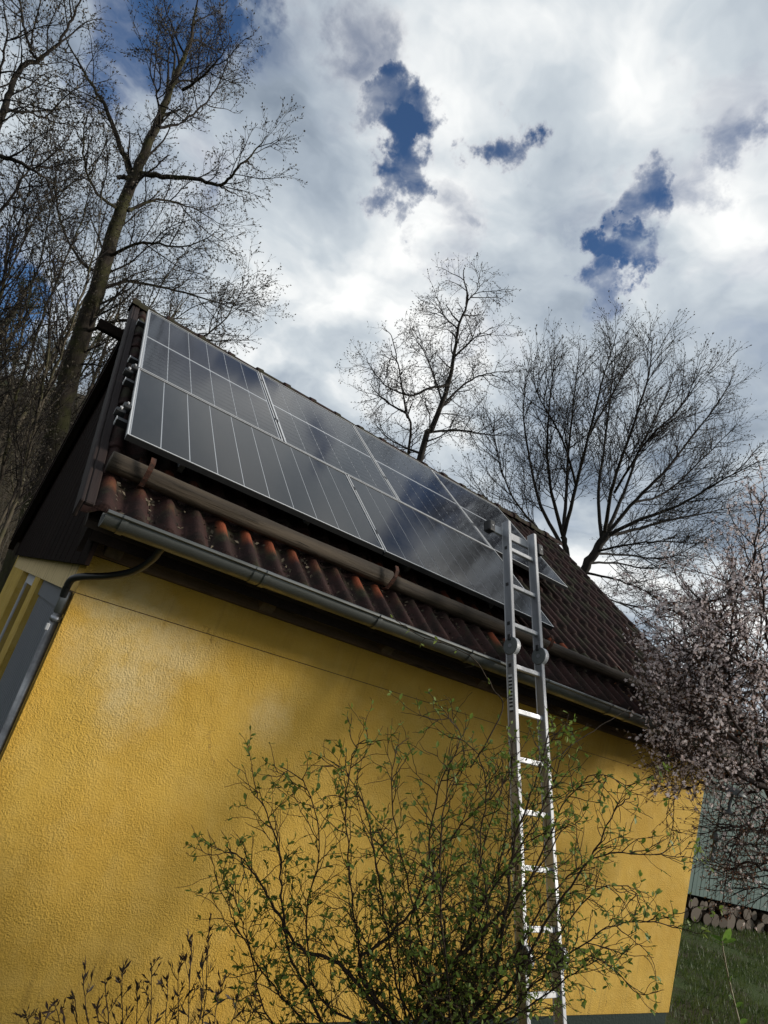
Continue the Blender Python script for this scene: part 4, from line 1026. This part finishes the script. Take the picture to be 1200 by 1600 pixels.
def fwlog(x, z, r, lab):
    V = []; F = []; n = 14; yl = fr.uniform(-0.12, 0.0); ln = 0.42
    ph = fr.uniform(0, 6)
    R0 = [r * (1 + 0.08 * math.sin(2 * 2 * math.pi * i / n + ph) + fr.uniform(-0.03, 0.03)) for i in range(n)]
    for y in (0, ln): V += [(R0[i] * math.cos(2 * math.pi * i / n), y, R0[i] * math.sin(2 * math.pi * i / n)) for i in range(n)]
    F = [(i, (i + 1) % n, n + (i + 1) % n, n + i) for i in range(n)] + [tuple(range(n)), tuple(range(2 * n - 1, n - 1, -1))]
    me = mesh('firewood_log', V, F, MT['fw_bark']); me.materials.append(MT['wood_end']); me.polygons[n].material_index = 1; me.polygons[n + 1].material_index = 1
    me.polygons.foreach_set('use_smooth', [j < n for j in range(n + 2)])
    o = link('firewood_log', me); o.matrix_world = SM @ Matrix.Translation((x, 0.06 + yl, z)) @ Matrix.Rotation(fr.uniform(-0.15, 0.15), 4, 'Z'); tag(o, lab, 'firewood', 'firewood logs under the shed'); return o
while x < 4.6:
    r = fr.uniform(0.085, 0.135); x += r; fwlog(x, r * 0.95, r, 'round firewood log with cut end facing out in the bottom row under the green shed'); x += r + 0.012
x = 0.85
while x < 4.4:
    r = fr.uniform(0.06, 0.09); x += r; fwlog(x, 0.21 + r, r, 'thin firewood log with cut end facing out in the upper row under the green shed'); x += r + 0.012
# lawn
gr = random.Random(4); n = 52000
G = np.empty((n, 3, 3), np.float32); cnt = 0
for i in range(n):
    x, y = gr.uniform(6.3, 15.5), gr.uniform(-1.6, 4.6)
    if math.sin(x * 2.3 + 1.1 * math.sin(y * 3)) + math.sin(y * 3.1 + x) < -0.75 and gr.random() < 0.8: continue
    if x < 6.9 and gr.random() < 0.7: continue
    z = ground_z(x, y) - 0.005; h = gr.uniform(0.035, 0.10); a = gr.uniform(0, 6.28); wd = 0.006; lx_, ly_ = gr.uniform(-.04, .04), gr.uniform(-.04, .04)
    G[cnt] = ((x - wd * math.cos(a), y - wd * math.sin(a), z), (x + wd * math.cos(a), y + wd * math.sin(a), z), (x + lx_, y + ly_, z + h)); cnt += 1
G = G[:cnt].reshape(-1, 3); gl_ = link('grass', fast_mesh('grass', G, np.arange(cnt * 3).reshape(-1, 3), MT['grass'])); tag(gl_, 'short patchy green lawn beyond the right corner of the house', 'grass', kind='stuff')
# litter on the lower tile rows
lr = random.Random(9); sp = []
for i in range(1200):
    xx = lr.uniform(XV0 + 0.1, XV1 - 0.2); ph = (xx - XV0 - 0.01) % (tw / 2)
    if abs(ph - 0.085) < 0.045: continue
    sp.append((RP(xx, lr.uniform(-0.52, -0.10), TO + 0.038), Vector((lr.uniform(-1, 1), lr.uniform(-1, 1), lr.uniform(-.2, .6)))))
m = Mat('dead_leaf', 0.9, 0.2); m.color(m.mix(m.noise(9), (0.15, 0.125, 0.09), (0.055, 0.042, 0.028))); MT['dead'] = m.done()
lt_ = leaf_cards(sp, 0.024, MT['dead'], 'leaf_litter', None, (0, 0, 0), lr, 0.6); tag(lt_, 'dead leaf bits and moss crumbs caught between the lowest roof tiles', 'leaf litter')

# ------------------------------------------------------------------ flowering plum on the right
Pm = Tree(5, wig=0.25, up=0.01); D6 = 4.7
base = at(1330, 1500, D6); base = Vector((base.x, base.y, ground_z(base.x, base.y)))
TP = lambda *pp: [at(x, y, D6 + 0.5 * (q[0] if q else 0)) for (x, y, *q) in pp]
fp = [(0.062, 0.46, 0.4, 0.8, 0.006, 5, 0.02, 0.26), (0.048, 0.20, 0.5, 0.8, 0.003, 4, 0.0, 0.3)]
Pm.limb([base] + TP((1310, 1420), (1270, 1340), (1225, 1270), (1190, 1215)), 0.085, 0.038, [], 0.9)
pl = [
 [(1190, 1215), (1165, 1150), (1140, 1080), (1120, 1010), (1112, 970, .4), (1106, 940, .5)],
 [(1180, 1190), (1130, 1140, -.3), (1085, 1110, -.5), (1055, 1095, -.6), (1030, 1085, -.7)],
 [(1200, 1230), (1150, 1210, -.4), (1100, 1190, -.6), (1055, 1185, -.7), (1020, 1165, -.8)],
 [(1200, 1225), (1160, 1240, .2), (1115, 1225, .3), (1070, 1230, .4), (1040, 1250, .3)],
 [(1225, 1270), (1190, 1180, .6), (1175, 1080, .9), (1165, 980, 1), (1158, 930, 1.1)],
 [(1225, 1265), (1215, 1160, -.5), (1205, 1050, -.7), (1195, 950, -.8), (1190, 860, -.8)],
 [(1140, 1080), (1095, 1050, .3), (1065, 1025, .5), (1035, 1005, .6)],
 [(1120, 1010), (1080, 975, -.3), (1060, 955, -.4), (1035, 945, -.5)],
 [(1165, 1000), (1140, 940, .6), (1138, 915, .8), (1150, 880, .9)],
 [(1195, 960), (1180, 890, -.4), (1185, 820, -.5), (1195, 770, -.5)],
 [(1240, 1290), (1260, 1150, .3), (1250, 1000, .5), (1235, 880, .6), (1215, 790, .6)],
 [(1270, 1340), (1220, 1310, -.3), (1160, 1290, -.4), (1110, 1300, -.5)],
 [(1270, 1345), (1215, 1365, .3), (1170, 1350, .4), (1120, 1362, .5)],
 [(1175, 1100), (1120, 1075, .8), (1075, 1090, 1), (1045, 1065, 1.1)],
 [(1150, 1150), (1110, 1120, .6), (1065, 1145, .8), (1025, 1130, .9)],
 [(1200, 1060), (1150, 1030, -.8), (1100, 1010, -1), (1060, 1040, -1.1)],
 [(1190, 1215), (1160, 1175, .9), (1120, 1165, 1), (1080, 1160, 1.1)],
 [(1170, 900), (1130, 930, -.2), (1095, 945, -.3), (1070, 950, -.4)],
]
pl += [[(1270, 1345), (1225, 1300, .2), (1180, 1260, .4), (1140, 1235, .5)], [(1260, 1330), (1215, 1335, -.3), (1165, 1320, -.5), (1130, 1325, -.6)],
       [(1290, 1380), (1235, 1390, .2), (1190, 1385, .3), (1150, 1400, .3)], [(1240, 1290), (1205, 1255, -.4), (1165, 1275, -.6), (1125, 1270, -.7)], [(1280, 1360), (1240, 1345, .6), (1200, 1350, .8), (1165, 1370, .9)], [(1225, 1270), (1195, 1290, .6), (1160, 1300, .8), (1120, 1330, .9)]]
pr = random.Random(77)
low_z = 0
hubs = [(1140, 1080), (1120, 1010), (1130, 1140), (1100, 1190), (1165, 980), (1190, 1180), (1165, 1150), (1205, 1050), (1175, 1080)]
for k in range(22):
    hx, hy = pr.choice(hubs); ex = pr.uniform(1025, 1195); lo_ = 900 + (1200 - ex) * 0.35 - 90 * (ex > 1120); ey = pr.uniform(max(800, lo_), 1210); dj = pr.uniform(-1.0, 1.0)
    pl.append([(hx, hy, dj * .5), (0.55 * hx + 0.45 * ex + pr.uniform(-15, 15), 0.55 * hy + 0.45 * ey + pr.uniform(-25, 10), dj * .8), (ex, ey, dj)])
dark_from = len(Pm.tips)
for k, pp in enumerate(pl):
    Pm.limb(TP(*pp), 0.024 if k in (0, 1, 2, 4, 5, 10, 11, 12) else 0.012, 0.0035, fp, 0.12)
t_ = Pm.finish('plum_tree', 'pale pink blossoming tree in front of the right end of the house', 'tree', base, MT['bark_plum'], MT['bark_plum'])
def blossoms(tree, per, size, mat, name, parent, origin, r, keep=lambda p: 1.0):
    V = []; F = []; n = 0
    for P, lv in tree.tips:
        for _ in range(per):
            i = r.randrange(len(P) - 1); q = P[i].lerp(P[i + 1], r.random()) + rvec(r) * 0.014
            if r.random() > keep(q): continue
            ax = rvec(r); u = rvec(r).cross(ax).normalized(); v = ax.cross(u); s = size * r.uniform(0.6, 1.15)
            for k in range(5):                       # five cupped petals
                a = 2 * math.pi * k / 5; c0, s0 = math.cos(a), math.sin(a); c1, s1 = math.cos(a + 0.52), math.sin(a + 0.52); c2, s2 = math.cos(a - 0.52), math.sin(a - 0.52)
                V += [q, q + (u * c1 + v * s1) * s * 0.62 + ax * s * 0.22, q + (u * c0 + v * s0) * s + ax * s * 0.30, q + (u * c2 + v * s2) * s * 0.62 + ax * s * 0.22]
                F.append((n, n + 1, n + 2, n + 3)); n += 4
    V = np.array([tuple(v) for v in V], np.float32) - np.asarray(origin, np.float32)
    o = link(name, fast_mesh(name, V, F, mat), parent); tag(o, kind='stuff'); return o
zlow = at(1150, 1290, D6).z
blossoms(Pm, 3, 0.0150, MT['petal'], 'blossom', t_, base, Pm.r, lambda p: 1.0 if p.z > zlow + 0.3 else (0.7 if p.z > zlow + 0.05 else 0.12))
leaf_cards(tip_spots(Pm, 3), 0.018, MT['calyx'], 'young_leaves', t_, base, Pm.r, 0.5)
# feeder dishes hanging in the plum
def hang(px, py, d, r, lab):
    c_ = at(px, py, d); t = thing('bird_feeder', lab, 'bird feeder', tuple(c_))
    V = []; F = []; k = 16; prof = [(0.0, 0.050), (0.02, 0.048), (r * 0.7, 0.03), (r, 0.0), (r * 0.96, -0.004), (r * 0.5, 0.012), (0.012, 0.014), (0.012, -0.12), (r * 0.5, -0.13), (r * 0.5, -0.145), (0, -0.15)]
    for (rr, z) in prof: V += [(rr * math.cos(2 * math.pi * j / k), rr * math.sin(2 * math.pi * j / k), z) for j in range(k)]
    for s in range(len(prof) - 1): F += [(s * k + j, s * k + (j + 1) % k, (s + 1) * k + (j + 1) % k, (s + 1) * k + j) for j in range(k)]
    link('dish', mesh('dish', V, F, MT['hinge'], True), t)
    o = sweep('string', [(0, 0, 0.05), (0.01, 0, 0.45)], 0.003, MT['black'], t, 5)
hang(1143, 1240, 4.6, 0.11, 'dark hooded bird feeder hanging among the plum branches')
hang(1117, 1312, 4.6, 0.034, 'tiny dark bird feeder hanging low in front of the shed')

# ------------------------------------------------------------------ leafy bush in front of the wall
Bu = Tree(6, wig=0.24, up=0.03); DB = 2.75
def TBu(*pp): return [at(x, y, DB + (q[0] if q else 0)) for (x, y, *q) in pp]
base = at(660, 1760, DB); base = Vector((base.x, base.y, ground_z(base.x, base.y)))
fb = [(0.046, 0.27, 0.55, 0.72, 0.0030, 7, 0.04, 0.32), (0.052, 0.125, 0.5, 0.85, 0.0019, 5, 0.02, 0.34)]
def fork(x, y, *q): return base.lerp(at(x, y, DB + (q[0] if q else 0)), 0.0) + Vector((rnd.uniform(-.10, .10), rnd.uniform(-.10, .10), 0))
bl = [
 [(640, 1660), (655, 1590), (690, 1530), (740, 1470), (790, 1420, .1), (840, 1360, .2), (880, 1290, .3)],
 [(620, 1680), (600, 1600), (560, 1540), (520, 1500), (468, 1480), (440, 1440), (412, 1390), (380, 1345, -.1), (355, 1325, -.1)],
 [(600, 1700), (520, 1620), (475, 1540), (450, 1480), (440, 1400), (436, 1330), (416, 1270), (398, 1235)],
 [(650, 1660), (560, 1520), (600, 1470), (650, 1420), (690, 1380, .1), (740, 1340, .2)],
 [(640, 1660), (580, 1560), (555, 1440), (545, 1340), (540, 1240), (555, 1170), (575, 1155)],
 [(660, 1660), (620, 1540), (600, 1430), (585, 1330), (560, 1240, .1), (520, 1190, .1)],
 [(680, 1660), (670, 1540), (650, 1430), (625, 1330), (612, 1240), (620, 1165, .1)],
 [(680, 1660), (700, 1540), (690, 1420), (670, 1320, -.1), (690, 1220, -.1), (720, 1150), (690, 1115)],
 [(690, 1660), (740, 1540), (760, 1420), (750, 1320), (760, 1230), (740, 1170), (700, 1150)],
 [(690, 1660), (765, 1540), (790, 1430), (800, 1330, .1), (830, 1240, .1), (850, 1180, .1), (862, 1120)],
 [(700, 1660), (790, 1560), (830, 1480), (880, 1400), (930, 1330), (960, 1270), (985, 1245)],
 [(700, 1660), (800, 1570), (880, 1500), (950, 1450), (1010, 1440), (1060, 1448)],
 [(700, 1670), (820, 1580), (900, 1520), (940, 1500), (985, 1540)],
 [(620, 1690), (480, 1600), (420, 1530), (380, 1470), (362, 1430), (335, 1370)],
 [(690, 1660), (800, 1500), (860, 1400, .15), (930, 1340, .15), (1000, 1335, .1), (1070, 1340, .1)],
 [(690, 1660), (770, 1480), (840, 1350), (880, 1260), (930, 1210), (985, 1230)],
 [(640, 1660), (500, 1560), (480, 1430, .1), (500, 1320, .1), (480, 1230, .1), (440, 1200)],
 [(700, 1660), (720, 1480), (790, 1360, -.1), (850, 1260, -.1), (880, 1180, -.1)],
 [(600, 1690), (430, 1600), (395, 1500), (375, 1430), (360, 1380)],
 [(690, 1660), (760, 1560), (860, 1480, .2), (920, 1400, .2), (980, 1385, .2), (1005, 1420, .2)],
 [(680, 1660), (640, 1490, .2), (660, 1380, .2), (720, 1290, .2), (790, 1220, .2), (800, 1150, .2)],
]
qr = random.Random(41)
for k in range(9):
    sx = qr.uniform(600, 720); ex = qr.uniform(470, 1000); ey = 1130 + 300 * abs((ex - 740) / 280) ** 1.6 + qr.uniform(20, 230); dz = qr.uniform(-.25, .3)
    if ey > 1560: continue
    bl.append([(sx, 1670, dz * .3), (0.62 * sx + 0.38 * ex, 1545 + qr.uniform(-25, 25), dz * .6), (0.3 * sx + 0.7 * ex + qr.uniform(-25, 25), 0.45 * 1545 + 0.55 * ey, dz), (ex, ey, dz)])
for k, pp in enumerate(bl):
    Bu.limb([fork(*pp[0])] + TBu(*pp), 0.017 if k in (0, 1, 3) else 0.012 if k in (2, 9, 10) else 0.0085, 0.0024, fb, 0.34, rough=0.006)
# the long shoot that reaches up under the gutter
sh_ = [at(735, 1200, DB + .2), at(785, 1110, 3.0), at(770, 1075, 3.0), at(740, 1030, 3.0), at(700, 1008, 3.05), at(660, 995, 3.05), at(628, 975, 3.1), at(612, 965, 3.1)]
Bu.limb(sh_, 0.004, 0.0022, [(0.10, 0.06, 0.4, 1.0, 0.002, 3, 0.02, 0.2)], 0.2, rough=0.004)
Bu.limb([at(850, 1200, DB + .1), at(900, 1160, 3.0), at(945, 1130, 3.1), at(985, 1105, 3.2)], 0.0035, 0.0018, [], 0.2, rough=0.004)
bush = Bu.finish('leafy_bush', 'tangled bush with fresh green leaves in front of the yellow wall', 'bush', base, MT['bark_bush'], MT['bark_bush'])
# leaves: pointed ovals with a folded midrib; the largest in view are single parts
LF_V = [(0, 0, 0), (0.20, 0.30, 0.05), (0.26, 0.55, 0.07), (0.16, 0.82, 0.03), (0, 1, -0.04), (-0.16, 0.82, 0.03), (-0.26, 0.55, 0.07), (-0.20, 0.30, 0.05), (0, 0.30, 0), (0, 0.55, 0), (0, 0.82, -0.01)]
LF_F = [(0, 1, 8), (1, 2, 9, 8), (2, 3, 10, 9), (3, 4, 10), (0, 8, 7), (8, 9, 6, 7), (9, 10, 5, 6), (10, 4, 5)]
leaf_me = mesh('leaf', LF_V, LF_F, MT['leaf'], True)
spots = []
br_ = random.Random(13)
for P, lv in Bu.tips:
    k = 1 if lv == 0 else br_.choice((0, 1, 1, 2, 2, 3))
    for _ in range(k):
        i = br_.randrange(len(P) - 1); q = P[i].lerp(P[i + 1], br_.random())
        for _ in range(br_.choice((1, 2, 2, 3))):
            spots.append((q, (P[i + 1] - P[i]).normalized() * 0.7 + rvec(br_), br_.uniform(0.013, 0.035)))
def leaf_matrix(q, d, s):
    d = d.normalized(); side = (d.cross(Vector((0, 0, 1))) + rvec(br_) * 0.6).normalized(); side = (side - d * side.dot(d)).normalized(); up = side.cross(d)
    return Matrix(((side.x * s, d.x * s, up.x * s, q.x), (side.y * s, d.y * s, up.y * s, q.y), (side.z * s, d.z * s, up.z * s, q.z), (0, 0, 0, 1)))
spots.sort(key=lambda a: -a[2] / (a[0] - Vector(CAM)).length)
Mb = Matrix.Translation(-base)
for q, d, s in spots[:300]: link('leaf', leaf_me, bush, Mb @ leaf_matrix(q, d, s))
LV4 = np.array([(*v, 1) for v in LF_V]); tri = []
for f in LF_F:
    tri.append(f[:3]);
    if len(f) == 4: tri.append((f[0], f[2], f[3]))
tri = np.array(tri); VV = []; FF = []
for k, (q, d, s) in enumerate(spots[300:]):
    mm = np.array(Mb @ leaf_matrix(q, d, s)); VV.append((LV4 @ mm.T)[:, :3]); FF.append(tri + k * len(LF_V))
if VV:
    o = link('foliage', fast_mesh('foliage', np.concatenate(VV), np.concatenate(FF), MT['leaf'], True), bush); tag(o, kind='stuff')

# --- low reddish shrub at the lower left
Sh = Tree(8, wig=0.24, up=0.06); DS = 2.35
b2 = at(230, 1820, DS); b2 = Vector((b2.x, b2.y, ground_z(b2.x, b2.y)))
ends = [(40, 1590), (85, 1565), (115, 1555), (130, 1530), (165, 1530), (190, 1520), (215, 1540), (238, 1510), (262, 1530), (280, 1510), (300, 1460), (325, 1455), (318, 1500), (345, 1530), (370, 1560), (400, 1550), (150, 1570), (60, 1600)]
for k, (x, y) in enumerate(ends):
    mx = 0.5 * (x + 230) + rnd.uniform(-15, 15)
    Sh.limb([b2 + Vector((rnd.uniform(-.15, .15), rnd.uniform(-.05, .05), 0)), at(mx, 1690, DS + rnd.uniform(-.15, .2)), at(0.75 * x + 0.25 * mx, 1620, DS + rnd.uniform(-.15, .2)), at(x, y, DS + rnd.uniform(-.15, .2))], 0.005, 0.0018, [(0.06, 0.11, 0.5, 0.6, 0.002, 4, 0.06, 0.15)], 0.45, rough=0.004)
shr = Sh.finish('low_shrub', 'low shrub with narrow dark reddish leaves at the bottom left', 'shrub', b2, MT['bark_bush'], MT['bark_bush'])
sp = []
for P, lv in Sh.tips:
    for _ in range(5):
        i = Sh.r.randrange(len(P) - 1); q = P[i].lerp(P[i + 1], Sh.r.random()); sp.append((q, (P[i + 1] - P[i]).normalized() + rvec(Sh.r) * 0.55))
leaf_cards(sp, 0.031, MT['leaf_dark'], 'leaves', shr, b2, Sh.r, 0.26)

# --- young sapling at the lower right
Sp = Tree(9, wig=0.06, up=0.05)
b3 = at(1185, 1760, 2.9); b3 = Vector((b3.x, b3.y, ground_z(b3.x, b3.y)))
Sp.limb([b3] + [at(x, y, 2.9) for x, y in ((1172, 1660), (1156, 1600), (1146, 1560), (1138, 1525), (1131, 1490), (1128, 1470))], 0.0075, 0.0035, [], 0.5, rough=0.001)
sap = Sp.finish('sapling', 'single pale shoot with a few bright green leaves at the bottom right', 'sapling', b3, MT['shoot'], MT['shoot'])
m = leaf('sapling_leaf', (0.10, 0.20, 0.03), (0.16, 0.26, 0.05), 0.4); sl = mesh('leaf', LF_V, LF_F, m, True)
Mb = Matrix.Translation(-b3)
for (x, y, tx, ty, s) in ((1128, 1472, 1100, 1452, .085), (1128, 1470, 1145, 1448, .085), (1130, 1478, 1112, 1468, .06), (1129, 1474, 1155, 1466, .07), (1139, 1530, 1122, 1528, .05), (1140, 1535, 1152, 1500, .04), (1150, 1575, 1166, 1560, .05), (1156, 1600, 1172, 1590, .05), (1147, 1562, 1132, 1548, .045)):
    q = at(x, y, 2.9); link('leaf', sl, sap, Mb @ leaf_matrix(q, at(tx, ty, 2.88) - q, s * 0.95))
